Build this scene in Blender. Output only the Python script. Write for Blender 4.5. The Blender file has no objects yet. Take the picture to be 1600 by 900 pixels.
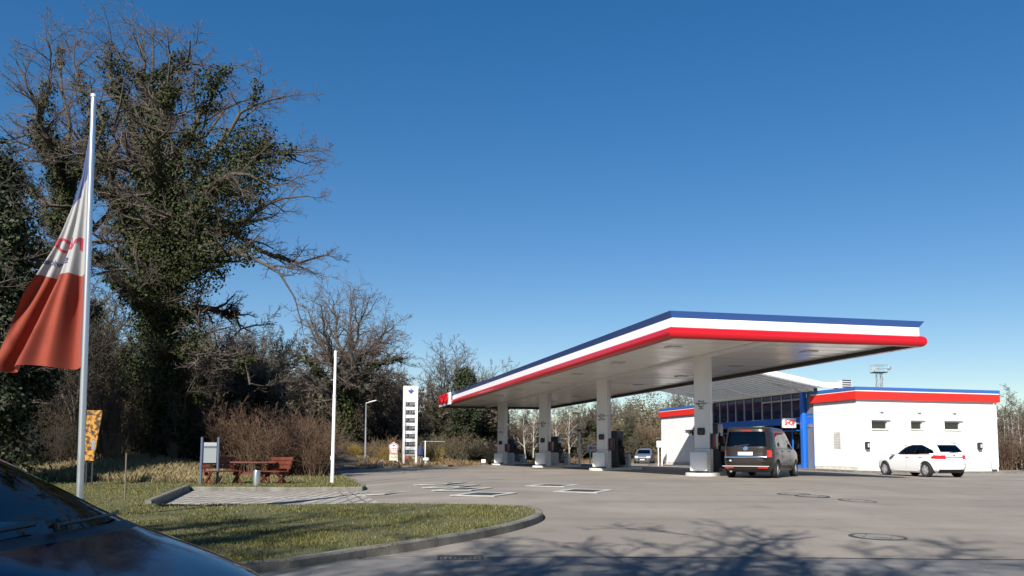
import bpy, bmesh, math, random
import numpy as np
from mathutils import Vector, Matrix, noise
from mathutils.geometry import delaunay_2d_cdt
R = math.radians
scene = bpy.context.scene
COL = scene.collection

# ------------------------------------------------------------------ camera model
FPX, CX, CY = 1280.0, 800.0, 600.0          # focal length and principal point in photo pixels
HZ = 1.25                                   # eye height
PITCH = math.atan(107.0/FPX); ROLL = 0.004
_f = Vector((0, math.cos(PITCH), math.sin(PITCH)))
_r0 = Vector((1, 0, 0)); _u0 = Vector((0, -math.sin(PITCH), math.cos(PITCH)))
_r = math.cos(ROLL)*_r0 + math.sin(ROLL)*_u0
_u = -math.sin(ROLL)*_r0 + math.cos(ROLL)*_u0

def ray(px, py):
    return (_f*FPX + _r*(px-CX) - _u*(py-CY)) / FPX

def sst(a, b, x):
    t = min(1.0, max(0.0, (x-a)/(b-a)))
    return t*t*(3-2*t)

def G(x, y):
    """height of the paved ground: the forecourt lies a little above the street"""
    yy = max(y, 8.0)
    r = x/yy
    a = 0.31*sst(6, 27, y)*(1-0.40*sst(30, 75, y))
    b = sst(-.28, -.03, r)*(1-0.40*sst(.36, .5, r))
    return a*b

def at(px, py, dz=0.0):
    d = ray(px, py)
    y = 2.0; st = .05
    py_ = y
    while y < 260:
        t = y/d.y
        if HZ + d.z*t < G(d.x*t, y)+dz:
            lo, hi = py_, y
            for _ in range(30):
                m = .5*(lo+hi); t = m/d.y
                if HZ + d.z*t < G(d.x*t, m)+dz: hi = m
                else: lo = m
            t = hi/d.y
            return Vector((d.x*t, hi, HZ+d.z*t))
        py_ = y; y += st; st *= 1.02
    t = 260/d.y
    return Vector((d.x*t, 260, HZ+d.z*t))

def pt(px, py, y):
    d = ray(px, py); t = y/d.y
    return Vector((d.x*t, y, HZ+d.z*t))

# ------------------------------------------------------------------ materials
MATS = {}
def mat(name, col, rough=.6, metal=0.0, spec=.5, nscale=0, namt=0.0, bump=0.0, bscale=40, island=0.0, coat=0.0, col2=None, trans=0.0):
    if name in MATS: return MATS[name]
    m = bpy.data.materials.new(name); m.use_nodes = True
    nt = m.node_tree; n = nt.nodes; l = nt.links
    b = n['Principled BSDF']
    b.inputs['Base Color'].default_value = (*col, 1)
    b.inputs['Roughness'].default_value = rough
    b.inputs['Metallic'].default_value = metal
    b.inputs['Specular IOR Level'].default_value = spec
    if coat: b.inputs['Coat Weight'].default_value = coat; b.inputs['Coat Roughness'].default_value = .03
    if trans:
        b.inputs['Subsurface Weight'].default_value = 0
    last = None
    if nscale:
        tc = n.new('ShaderNodeTexCoord'); nz = n.new('ShaderNodeTexNoise')
        nz.inputs['Scale'].default_value = nscale; nz.inputs['Detail'].default_value = 8; nz.inputs['Roughness'].default_value = .65
        l.new(tc.outputs['Object'], nz.inputs['Vector'])
        mx = n.new('ShaderNodeMix'); mx.data_type = 'RGBA'
        c2 = col2 if col2 else tuple(c*(1-namt) for c in col)
        mx.inputs[6].default_value = (*col, 1); mx.inputs[7].default_value = (*c2, 1)
        rp = n.new('ShaderNodeMapRange'); rp.inputs[1].default_value = .35; rp.inputs[2].default_value = .68
        l.new(nz.outputs['Fac'], rp.inputs[0]); l.new(rp.outputs[0], mx.inputs[0])
        last = mx.outputs[2]
    if island:
        gm = n.new('ShaderNodeNewGeometry')
        hs = n.new('ShaderNodeHueSaturation')
        mr = n.new('ShaderNodeMapRange'); mr.inputs[3].default_value = 1-island; mr.inputs[4].default_value = 1+island
        l.new(gm.outputs['Random Per Island'], mr.inputs[0]); l.new(mr.outputs[0], hs.inputs['Value'])
        m2 = n.new('ShaderNodeMath'); m2.operation = 'MULTIPLY'; m2.inputs[1].default_value = 7.31
        fr = n.new('ShaderNodeMath'); fr.operation = 'FRACT'
        l.new(gm.outputs['Random Per Island'], m2.inputs[0]); l.new(m2.outputs[0], fr.inputs[0])
        mr2 = n.new('ShaderNodeMapRange'); mr2.inputs[3].default_value = .5-island*.06; mr2.inputs[4].default_value = .5+island*.05
        l.new(fr.outputs[0], mr2.inputs[0]); l.new(mr2.outputs[0], hs.inputs['Hue'])
        if last: l.new(last, hs.inputs['Color'])
        else: hs.inputs['Color'].default_value = (*col, 1)
        last = hs.outputs['Color']
    if last: l.new(last, b.inputs['Base Color'])
    if bump:
        tc2 = n.new('ShaderNodeTexCoord'); nb = n.new('ShaderNodeTexNoise')
        nb.inputs['Scale'].default_value = bscale; nb.inputs['Detail'].default_value = 6
        l.new(tc2.outputs['Object'], nb.inputs['Vector'])
        bp = n.new('ShaderNodeBump'); bp.inputs['Strength'].default_value = bump; bp.inputs['Distance'].default_value = .02
        l.new(nb.outputs['Fac'], bp.inputs['Height']); l.new(bp.outputs['Normal'], b.inputs['Normal'])
    MATS[name] = m
    return m

# ------------------------------------------------------------------ object helpers
def put(o, label=None, cat=None, group=None, kind=None):
    if label: o['label'] = label
    if cat: o['category'] = cat
    if group: o['group'] = group
    if kind: o['kind'] = kind
    return o

def thing(name, label, cat, loc=(0, 0, 0), rz=0.0, group=None):
    o = bpy.data.objects.new(name, None); COL.objects.link(o)
    o.location = loc; o.rotation_euler = (0, 0, rz); o.empty_display_size = .2
    return put(o, label, cat, group)

def link(name, me, parent=None, m=None, smooth=None):
    o = bpy.data.objects.new(name, me); COL.objects.link(o)
    if parent: o.parent = parent
    if m is not None:
        me.materials.clear()
        for k in (m if isinstance(m, (list, tuple)) else [m]): me.materials.append(k)
    if smooth is not None and len(me.polygons):
        me.polygons.foreach_set('use_smooth', [True]*len(me.polygons))
        me.set_sharp_from_angle(angle=R(smooth))
    return o

def copy_tree(o, parent=None):
    c = o.copy(); COL.objects.link(c); c.parent = parent
    for ch in list(o.children): copy_tree(ch, c)
    return c

class MB:
    def __init__(s): s.bm = bmesh.new()
    def box(s, c, size, rz=0.0, bev=0.0, M=None):
        g = bmesh.ops.create_cube(s.bm, size=1.0)
        vs = g['verts']
        T = Matrix.Translation(Vector(c)) @ Matrix.Rotation(rz, 4, 'Z') @ Matrix.Diagonal((*size, 1))
        if M is not None: T = M @ T
        bmesh.ops.transform(s.bm, matrix=T, verts=vs)
        if bev:
            es = list({e for v in vs for e in v.link_edges})
            bmesh.ops.bevel(s.bm, geom=es, offset=bev, segments=2, affect='EDGES', profile=.5)
        return s
    def cyl(s, p0, p1, r0, r1=None, n=16, cap=True):
        p0 = Vector(p0); p1 = Vector(p1); r1 = r0 if r1 is None else r1
        d = (p1-p0); L = d.length; d.normalize()
        q = d.to_track_quat('Z', 'Y').to_matrix().to_4x4()
        g = bmesh.ops.create_cone(s.bm, cap_ends=cap, cap_tris=False, segments=n, radius1=r0, radius2=r1, depth=L)
        bmesh.ops.transform(s.bm, matrix=Matrix.Translation((p0+p1)/2) @ q, verts=g['verts'])
        return s
    def tube(s, pts, r, n=6):
        pts = [Vector(p) for p in pts]; rings = []
        for i, p in enumerate(pts):
            d = (pts[min(i+1, len(pts)-1)]-pts[max(i-1, 0)]).normalized()
            q = d.to_track_quat('Z', 'Y')
            rr = r[i] if isinstance(r, (list, tuple)) else r
            rings.append([s.bm.verts.new(p + q @ Vector((rr*math.cos(2*math.pi*k/n), rr*math.sin(2*math.pi*k/n), 0))) for k in range(n)])
        for a, b in zip(rings, rings[1:]):
            for k in range(n): s.bm.faces.new((a[k], a[(k+1) % n], b[(k+1) % n], b[k]))
        s.bm.faces.new(rings[0][::-1]); s.bm.faces.new(rings[-1])
        return s
    def lathe(s, prof, n=24, M=None):
        rings = []
        for r, z in prof:
            rings.append([s.bm.verts.new((r*math.cos(2*math.pi*k/n), r*math.sin(2*math.pi*k/n), z)) for k in range(n)])
        for a, b in zip(rings, rings[1:]):
            for k in range(n): s.bm.faces.new((a[k], a[(k+1) % n], b[(k+1) % n], b[k]))
        s.bm.faces.new(rings[0][::-1]); s.bm.faces.new(rings[-1])
        if M is not None:
            vs = [v for ring in rings for v in ring]
            bmesh.ops.transform(s.bm, matrix=M, verts=vs)
        return s
    def prism(s, poly, h0, h1, M=None):
        """polygon in xy extruded from z=h0 to h1, then transformed"""
        a = [s.bm.verts.new((p[0], p[1], h0)) for p in poly]; b = [s.bm.verts.new((p[0], p[1], h1)) for p in poly]
        n = len(poly)
        s.bm.faces.new(a[::-1]); s.bm.faces.new(b)
        for i in range(n): s.bm.faces.new((a[i], a[(i+1) % n], b[(i+1) % n], b[i]))
        if M is not None: bmesh.ops.transform(s.bm, matrix=M, verts=a+b)
        return s
    def build(s, name, m, parent=None, smooth=30, bevel=0.0):
        bmesh.ops.recalc_face_normals(s.bm, faces=s.bm.faces)
        me = bpy.data.meshes.new(name); s.bm.to_mesh(me); s.bm.free()
        return link(name, me, parent, m, smooth)

def text_mesh(name, txt, size, m, parent, M, extrude=.004, align='CENTER', bold=0.0, sx=1.0, spacing=1.0):
    cu = bpy.data.curves.new(name, 'FONT'); cu.body = txt; cu.size = size; cu.extrude = extrude
    cu.align_x = align; cu.align_y = 'CENTER'; cu.offset = bold; cu.space_line = spacing
    o = bpy.data.objects.new(name, cu); COL.objects.link(o)
    dg = bpy.context.evaluated_depsgraph_get()
    me = bpy.data.meshes.new_from_object(o.evaluated_get(dg))
    bpy.data.objects.remove(o); bpy.data.curves.remove(cu)
    me.transform(M @ Matrix.Diagonal((sx, 1, 1, 1)))
    me.name = name
    return link(name, me, parent, m)

def FR(o, x, z=None):
    """matrix for lettering: local x axis -> x, local y -> up, local z -> out of the face"""
    x = Vector(x).normalized(); up = Vector((0, 0, 1)) if z is None else Vector(z)
    n = x.cross(up).normalized()
    M = Matrix.Identity(4)
    for i in range(3): M[i][0] = x[i]; M[i][1] = up[i]; M[i][2] = n[i]; M[i][3] = o[i]
    return M

def mesh_np(name, V, F):
    """V (N,3), F (M,k) constant k"""
    V = np.asarray(V, np.float32); F = np.asarray(F, np.int32)
    me = bpy.data.meshes.new(name)
    me.vertices.add(len(V)); me.vertices.foreach_set('co', V.ravel())
    k = F.shape[1]
    me.loops.add(F.size); me.loops.foreach_set('vertex_index', F.ravel())
    me.polygons.add(len(F)); me.polygons.foreach_set('loop_start', np.arange(0, F.size, k, dtype=np.int32))
    me.update(calc_edges=True)
    return me

# ---------------------------------------------------------- draped sheets
def drape(name, poly, zf, m, step=1.5, sy=None, thick=0.0, kind='structure', parent=None):
    bm = bmesh.new()
    np_ = len(poly)
    cv, ce, cf, *_ = delaunay_2d_cdt([Vector((p[0], p[1])) for p in poly], [], [list(range(np_))], 1, 1e-4)
    bv = [bm.verts.new((p.x, p.y, 0)) for p in cv]
    for f in cf: bm.faces.new([bv[i] for i in f])
    xs = [p[0] for p in poly]; ys = [p[1] for p in poly]
    for ax, lo, hi, st in ((0, min(xs), max(xs), step), (1, min(ys), max(ys), sy or step)):
        n = int((hi-lo)/st)
        for i in range(1, n+1):
            c = lo + (hi-lo)*i/(n+1)
            co = (c, 0, 0) if ax == 0 else (0, c, 0)
            no = (1, 0, 0) if ax == 0 else (0, 1, 0)
            bmesh.ops.bisect_plane(bm, geom=bm.verts[:]+bm.edges[:]+bm.faces[:], plane_co=co, plane_no=no, dist=1e-5)
    for v in bm.verts: v.co.z = zf(v.co.x, v.co.y)
    bmesh.ops.recalc_face_normals(bm, faces=bm.faces)
    up = sum(f.normal.z*f.calc_area() for f in bm.faces)
    if up < 0: bmesh.ops.reverse_faces(bm, faces=bm.faces)
    me = bpy.data.meshes.new(name); bm.to_mesh(me); bm.free()
    o = link(name, me, parent, m, 60)
    if kind: o['kind'] = kind
    return o

def inside(x, y, poly):
    c = False; n = len(poly); j = n-1
    for i in range(n):
        if (poly[i][1] > y) != (poly[j][1] > y) and x < (poly[j][0]-poly[i][0])*(y-poly[i][1])/(poly[j][1]-poly[i][1])+poly[i][0]: c = not c
        j = i
    return c

def dense(pts, st):
    out = []
    for a, b in zip(pts, pts[1:]):
        a = Vector(a[:2]); b = Vector(b[:2]); n = max(1, int((b-a).length/st))
        for i in range(n): out.append(a+(b-a)*i/n)
    out.append(Vector(pts[-1][:2]))
    return out

def smooth_line(pts, it=2):
    pts = [Vector(p[:2]) for p in pts]
    for _ in range(it):
        q = [pts[0]]
        for a, b in zip(pts, pts[1:]): q += [a*.75+b*.25, a*.25+b*.75]
        q.append(pts[-1]); pts = q
    return pts

def kerb(name, line, m, w=.13, h=.12, side=1, stone=1.0, zf=G):
    """kerb stones along a ground line; the stone body lies on the left (side=1) of the line"""
    pts = dense(line, .25); bm = bmesh.new()
    # arc length groups -> stones with fine joints
    acc = 0; cur = [pts[0]]; stones = []
    for a, b in zip(pts, pts[1:]):
        acc += (b-a).length; cur.append(b)
        if acc >= stone: stones.append(cur); cur = [b]; acc = 0
    if len(cur) > 1: stones.append(cur)
    for st in stones:
        st = [p.copy() for p in st]
        d0 = (st[1]-st[0]).normalized(); d1 = (st[-1]-st[-2]).normalized()
        st[0] += d0*.004; st[-1] -= d1*.004
        rings = []
        for i, p in enumerate(st):
            d = (st[min(i+1, len(st)-1)]-st[max(i-1, 0)]).normalized(); nrm = Vector((-d.y, d.x))*side
            z = zf(p.x, p.y)
            prof = [(0, -.05), (0, h-.025), (.025, h), (w, h), (w, -.05)]
            rings.append([bm.verts.new((p.x+nrm.x*o, p.y+nrm.y*o, z+k)) for o, k in prof])
        for a, b in zip(rings, rings[1:]):
            for k in range(5): bm.faces.new((a[k], a[(k+1) % 5], b[(k+1) % 5], b[k]))
        bm.faces.new(rings[0][::-1]); bm.faces.new(rings[-1])
    bmesh.ops.recalc_face_normals(bm, faces=bm.faces)
    me = bpy.data.meshes.new(name); bm.to_mesh(me); bm.free()
    o = link(name, me, None, m)
    o['kind'] = 'structure'
    return o
# ------------------------------------------------------------------ palette
def asphalt(name, c1, c2, sp=.35, tracks=True):
    m = bpy.data.materials.new(name); m.use_nodes = True
    n = m.node_tree.nodes; l = m.node_tree.links; b = n['Principled BSDF']
    b.inputs['Roughness'].default_value = .85; b.inputs['Specular IOR Level'].default_value = .3
    tc = n.new('ShaderNodeTexCoord')
    def nz(scale, det, mapping=None):
        k = n.new('ShaderNodeTexNoise'); k.inputs['Scale'].default_value = scale; k.inputs['Detail'].default_value = det
        if mapping:
            mp = n.new('ShaderNodeMapping'); mp.inputs['Scale'].default_value = mapping[0]; mp.inputs['Rotation'].default_value = (0, 0, mapping[1])
            l.new(tc.outputs['Object'], mp.inputs['Vector']); l.new(mp.outputs[0], k.inputs['Vector'])
        else: l.new(tc.outputs['Object'], k.inputs['Vector'])
        return k.outputs['Fac']
    big = nz(.12, 6); streak = nz(.5, 5, ((1.0, .12, 1), R(-15))); fine = nz(60, 3); mid = nz(3.5, 8)
    def rng(x, a, b_, c, d):
        k = n.new('ShaderNodeMapRange'); k.inputs[1].default_value = a; k.inputs[2].default_value = b_; k.inputs[3].default_value = c; k.inputs[4].default_value = d
        l.new(x, k.inputs[0]); return k.outputs[0]
    def mix(f, A, B, blend='MIX'):
        k = n.new('ShaderNodeMix'); k.data_type = 'RGBA'; k.blend_type = blend
        if isinstance(f, float): k.inputs[0].default_value = f
        else: l.new(f, k.inputs[0])
        for i, v in ((6, A), (7, B)):
            if isinstance(v, tuple): k.inputs[i].default_value = (*v, 1)
            else: l.new(v, k.inputs[i])
        return k.outputs[2]
    c = mix(rng(big, .35, .65, 0, 1), c1, c2)
    c = mix(rng(streak, .45, .7, 0, sp), c, tuple(x*.62 for x in c2))
    c = mix(rng(mid, .50, .75, 0, .75), c, tuple(x*.7 for x in c1))
    sp_ = nz(1.1, 4)
    c = mix(rng(sp_, .61, .70, 0, .75), c, tuple(x*.45 for x in c1))
    st2 = nz(.9, 5, ((.10, 1.0, 1), R(20))); c = mix(rng(st2, .52, .70, 0, .75), c, tuple(x*.55 for x in c1))
    lt = nz(.35, 7); c = mix(rng(lt, .50, .70, 0, .7), c, tuple(min(1, x*1.3) for x in c1))
    c = mix(rng(fine, .3, .7, 0, .5), c, tuple(min(1, x*1.28) for x in c1))
    v = n.new('ShaderNodeTexVoronoi'); v.inputs['Scale'].default_value = 110; l.new(tc.outputs['Object'], v.inputs['Vector'])
    c = mix(rng(v.outputs['Distance'], .0, .35, .35, 0), c, tuple(x*.4 for x in c1))
    l.new(c, b.inputs['Base Color'])
    bp = n.new('ShaderNodeBump'); bp.inputs['Strength'].default_value = .35; bp.inputs['Distance'].default_value = .01
    l.new(fine, bp.inputs['Height']); l.new(bp.outputs['Normal'], b.inputs['Normal'])
    MATS[name] = m
    return m

M_apron = asphalt('apron_asphalt', (.222, .194, .160), (.180, .158, .132), .5)
M_street = asphalt('street_asphalt', (.145, .138, .130), (.115, .112, .108), .3)
M_conc = asphalt('forecourt_concrete', (.24, .24, .235), (.20, .20, .20), .3)

def paving():
    m = bpy.data.materials.new('block_paving'); m.use_nodes = True
    n = m.node_tree.nodes; l = m.node_tree.links; b = n['Principled BSDF']; b.inputs['Roughness'].default_value = .9
    tc = n.new('ShaderNodeTexCoord'); br = n.new('ShaderNodeTexBrick'); br.inputs['Scale'].default_value = 1
    br.inputs['Color1'].default_value = (.30, .275, .235, 1); br.inputs['Color2'].default_value = (.24, .22, .19, 1); br.inputs['Mortar'].default_value = (.11, .10, .08, 1)
    br.inputs['Mortar Size'].default_value = .045; br.inputs['Brick Width'].default_value = .36; br.inputs['Row Height'].default_value = .72; br.offset = 0.0
    mp = n.new('ShaderNodeMapping'); mp.inputs['Rotation'].default_value = (0, 0, R(2)); l.new(tc.outputs['Object'], mp.inputs[0]); l.new(mp.outputs[0], br.inputs['Vector'])
    nz = n.new('ShaderNodeTexNoise'); nz.inputs['Scale'].default_value = 1.3; nz.inputs['Detail'].default_value = 8; l.new(tc.outputs['Object'], nz.inputs['Vector'])
    mx = n.new('ShaderNodeMix'); mx.data_type = 'RGBA'; mx.blend_type = 'MULTIPLY'; mx.inputs[0].default_value = .6
    l.new(br.outputs['Color'], mx.inputs[6]); l.new(nz.outputs['Fac'], mx.inputs[7])
    hs = n.new('ShaderNodeHueSaturation'); hs.inputs['Saturation'].default_value = 1.05; hs.inputs['Value'].default_value = 1.55; l.new(mx.outputs[2], hs.inputs['Color'])
    l.new(hs.outputs[0], b.inputs['Base Color'])
    return m
M_pave = paving()
M_kerb = mat('kerb_concrete', (.20, .185, .155), .9, nscale=2.5, namt=.5, bump=.5, bscale=60)
M_paint = mat('road_paint_white', (.62, .61, .57), .8, nscale=6, namt=.35)
M_frame_w = mat('white_concrete_frame', (.43, .415, .37), .85, nscale=5, namt=.3)
M_iron = mat('cast_iron', (.075, .072, .068), .7, .3, nscale=20, namt=.5, bump=.6, bscale=80)
M_dirt = mat('leaf_litter', (.10, .075, .042), .95, nscale=.8, namt=.6, col2=(.045, .034, .018), bump=1, bscale=12)
M_grassg = mat('grass_ground', (.060, .068, .018), .95, nscale=1.6, namt=.5, col2=(.095, .080, .034), bump=1, bscale=25)
M_drybank = mat('dry_grass_bank', (.27, .19, .095), .95, nscale=.6, namt=.5, col2=(.16, .12, .05), bump=1, bscale=8)
M_blade = mat('grass_blade', (.086, .090, .016), .7, island=.6)
M_straw = mat('straw_blade', (.20, .16, .075), .8, island=.45)
M_white = mat('white_render', (.80, .80, .78), .75, nscale=1.0, namt=.12, bump=.15, bscale=90)
M_plinth = mat('plinth_grey', (.62, .60, .55), .8, nscale=3, namt=.28)
M_wsheet = mat('white_sheet', (.80, .80, .80), .35)
M_red = mat('signal_red', (.46, .006, .012), .32, coat=.25)
M_redf = mat('fascia_red', (.66, .022, .014), .5)
M_blue = mat('fascia_blue', (.035, .115, .36), .4)
M_bluefr = mat('blue_frame', (.014, .125, .52), .4)
M_alu = mat('aluminium', (.62, .64, .66), .32, .85)
M_polew = mat('white_pole_paint', (.78, .78, .77), .45)
M_galv = mat('galvanised', (.42, .44, .45), .45, .6, nscale=9, namt=.25)
M_black = mat('black_plastic', (.012, .012, .013), .45)
M_rubber = mat('tyre_rubber', (.014, .014, .014), .85, bump=.3, bscale=60)
M_dgrey = mat('anthracite_metal', (.045, .047, .050), .4, .2)
M_lgrey = mat('light_grey_metal', (.48, .49, .50), .45, .1)
M_colgrey = mat('column_cladding', (.76, .76, .75), .42, nscale=1.5, namt=.05)
M_chrome = mat('chrome', (.75, .75, .76), .12, 1.0)
M_wood = mat('red_brown_timber', (.14, .032, .016), .55, nscale=3, namt=.5, bump=.4, bscale=30)
M_taillight = mat('taillight_red', (.55, .008, .008), .12, coat=1.0)
M_lampw = mat('clear_lamp', (.75, .72, .70), .1, coat=1.0)
M_plate = mat('plate_white', (.72, .72, .70), .4)
M_ink = mat('dark_lettering', (.03, .03, .035), .6)
M_inkg = mat('grey_lettering', (.30, .31, .33), .6)
M_rim = mat('alloy_rim', (.50, .50, .51), .35, .3)

def glass(name, tint, dark=.35, rough=.02, ior=1.6):
    m = bpy.data.materials.new(name); m.use_nodes = True
    n = m.node_tree.nodes; l = m.node_tree.links
    for k in list(n): n.remove(k)
    out = n.new('ShaderNodeOutputMaterial'); t = n.new('ShaderNodeBsdfTransparent'); g = n.new('ShaderNodeBsdfGlossy'); mx = n.new('ShaderNodeMixShader')
    fr = n.new('ShaderNodeFresnel'); fr.inputs['IOR'].default_value = ior
    t.inputs['Color'].default_value = (*[c*dark for c in tint], 1); g.inputs['Roughness'].default_value = rough
    l.new(fr.outputs[0], mx.inputs[0]); l.new(t.outputs[0], mx.inputs[1]); l.new(g.outputs[0], mx.inputs[2]); l.new(mx.outputs[0], out.inputs[0])
    return m
M_carglass = glass('tinted_car_glass', (.75, .9, .85), .30)
M_clearglass = glass('windscreen_glass', (.75, .95, .9), .80)
M_dimglass = glass('dark_windscreen_glass', (.6, .95, .95), .75, ior=1.27)
M_winglass = glass('building_glass', (.55, .62, .75), .30)

# ------------------------------------------------------------------ layout of the ground (pixels of the photo -> world points)
def XY(px, py, dz=0): p = at(px, py, dz); return (p.x, p.y)

kerb_near = smooth_line([(-30, 4.9), (-14, 5.3), (-7.5, 6.2), (-4.2, 7.4)] + [XY(425, 895), XY(500, 884), XY(580, 870), XY(660, 859), XY(750, 842), XY(805, 830), XY(836, 820), XY(850, 812), XY(846, 804), XY(826, 799.5)], 2)
edge_back = [Vector(XY(*p)) for p in ((780, 797.5), (700, 795), (565, 793.5), (400, 794.5), (236, 796))]
kerb_diag = [Vector(XY(236, 796)), Vector(XY(297, 767))]
kerb_far = [Vector(XY(297, 767)), Vector(XY(400, 767.5)), Vector(XY(500, 767.5)), Vector(XY(556, 767.5))]
kerb_far = kerb_far + [Vector(p) for p in smooth_line([XY(556, 767.5), XY(572, 766.5), XY(570, 761), XY(552, 753), XY(538, 747), XY(530, 742), XY(505, 738.6)], 2)][1:]
lawn_edge_back = [Vector(XY(505, 738.6)), Vector(XY(470, 737.5)), Vector(XY(430, 737))]
lawn_poly = kerb_near + edge_back + kerb_diag[1:] + kerb_far[1:] + lawn_edge_back[1:] + [Vector((-30, 50)), Vector((-60, 46)), Vector((-60, 4.6))]

MOUND = [(at(215, 752), .55, 2.6), (at(165, 748), .5, 2.5), (at(275, 745), .45, 2.0)]
def lawn_z(x, y):
    z = G(x, y)+.10
    for c, h, s in MOUND: z += h*math.exp(-((x-c.x)**2+(y-c.y)**2)/(2*s*s))
    return z + .02*noise.noise(Vector((x*.8, y*.8, 0)))

apron_poly = [(-62, -30), (90, -30), (90, 46), (40, 47.5), (34, 80), (26, 100), (14, 88), (6, 84), XY(900, 724), XY(785, 724.3), XY(745, 727), XY(700, 729.5), XY(560, 733.5), XY(440, 737.5), (-62, 46)]
apron_poly = [Vector(p) for p in apron_poly]

def terrain(x, y):
    """rough ground round the forecourt, with the banks the wood stands on"""
    z = G(x, y) - .06
    # bank to the right rear behind the shop and the forecourt
    u = y - (62 + .0*x)
    z += 5.0*sst(86, 116, y)*sst(-2, 16, x - .02*y)*(1-sst(.17, .24, x/max(y, 20.0)))
    z += 1.2*sst(60, 95, y)*sst(-4, -12, x) + 1.2*sst(90, 112, y)*(1-sst(-4, -12, x))
    z += 5.0*sst(.60, .80, x/max(y, 20.0))*sst(45, 85, y)
    z += 2.5*sst(42, 75, y)*sst(-10, -22, x*1.0) if x < -10 else 0
    z += .25*noise.noise(Vector((x*.15, y*.15, 3.1)))*sst(40, 60, math.hypot(x, y))
    return z

# terrain: one sheet out to the horizon
xs = np.concatenate([np.linspace(-2500, -140, 14), np.linspace(-120, 140, 105), np.linspace(160, 2500, 14)])
ys = np.concatenate([np.linspace(-2000, -60, 10), np.linspace(-50, 170, 89), np.linspace(200, 3000, 14)])
V = [(x, y, terrain(x, y) if abs(x) < 150 and -60 < y < 180 else (terrain(max(-130, min(130, x)), max(-50, min(168, y))))) for y in ys for x in xs]
nx = len(xs)
F = [(j*nx+i, j*nx+i+1, (j+1)*nx+i+1, (j+1)*nx+i) for j in range(len(ys)-1) for i in range(nx-1)]
me = mesh_np('ground', V, F)
g = link('ground', me, None, M_dirt, 60); g['kind'] = 'structure'

drape('apron', apron_poly, lambda x, y: G(x, y), M_apron, 2.0)
street_poly = [(-62, -12), (90, -12), (90, 9.9), (1, 9.75), (-2, 9.6)] + [tuple(p) for p in [(-4.5, 7.6), (-8, 6.3), (-14, 5.5), (-62, 5.0)]]
drape('street', street_poly, lambda x, y: G(x, y)+.012, M_street, 1.5)
drape('lawn', lawn_poly, lawn_z, M_grassg, .9)
bay_poly = [Vector(XY(236, 795.5)), Vector(XY(297, 768)), Vector(XY(556, 768)), Vector(XY(600, 791)), Vector(XY(604, 793)), Vector(XY(400, 794))]
drape('parking_bay', bay_poly, lambda x, y: G(x, y)+.016, M_pave, 1.5)
kerb('kerb', kerb_near, M_kerb, side=1)
kerb('kerb', kerb_diag, M_kerb, h=.20, side=1)
kerb('kerb', kerb_far, M_kerb, h=.13, side=1)
kerb('kerb', edge_back, M_kerb, h=.06, w=.08, side=1)
kerb('kerb', [XY(440, 734.5), XY(560, 732), XY(640, 730), XY(700, 728.8), XY(744, 726.6), XY(784, 724)], M_kerb, h=.12, side=1)

def strip(name, a, b, w, m=M_paint, dz=.026):
    a = Vector(a); b = Vector(b); d = (b-a).normalized(); nr = Vector((-d.y, d.x))*w/2
    return drape(name, [a-nr, b-nr, b+nr, a+nr], lambda x, y: G(x, y)+dz, m, .6)
strip('bay_line', XY(290, 777.5), XY(540, 777.5), .16)
strip('bay_line', XY(268, 788.8), XY(552, 789.2), .16)
strip('bay_edge_line', XY(529, 769), XY(556, 791.5), .05, M_kerb)
strip('bay_gutter_line', XY(545, 769), XY(580, 791.5), .05, M_street)
strip('pole_shadow_line', XY(566, 757.5), XY(652, 749), .09, mat('tar_and_shadow', (.07, .068, .066), .8), .014)  # dark strip painted as the white pole's cast shadow on the apron
strip('street_joint', (-1.8, 9.66), (60, 9.82), .035, mat('tar_and_shadow', (.07, .068, .066), .8), .020)
for a, b in (((960, 745.5), (1010, 743)), ((1262, 752), (1290, 751)), ((1440, 752), (1475, 751.5)), ((640, 742), (700, 741))):
    pass
# ------------------------------------------------------------------ covers in the paving
AZI = R(25.5)                                # the pump islands stand skew: their long axis
ax_f = Vector((math.sin(AZI), math.cos(AZI), 0)); ax_r = Vector((math.cos(AZI), -math.sin(AZI), 0))
lids = [(594, 771.3, 'pale steel tank cover in a white concrete frame beside the kerb end', False), (689, 755.7, 'dark tank cover in white frame, farthest of three in a row', True),
        (706, 759.8, 'dark tank cover in white frame, middle one of three in a row', True), (724, 764.2, 'dark tank cover in white frame, nearest of three in a row', True),
        (757, 772.2, 'dark tank cover in its own white frame nearest the lawn tip', True), (864, 758.5, 'dark tank cover in white frame, rear one of the right pair', True),
        (912, 767.0, 'dark tank cover in white frame, front one of the right pair', True)]
M_lid = mat('lid_steel', (.055, .055, .058), .55, .3, nscale=8, namt=.5)
M_lidp = mat('lid_steel_pale', (.20, .20, .20), .6, .3, nscale=6, namt=.4)
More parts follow.
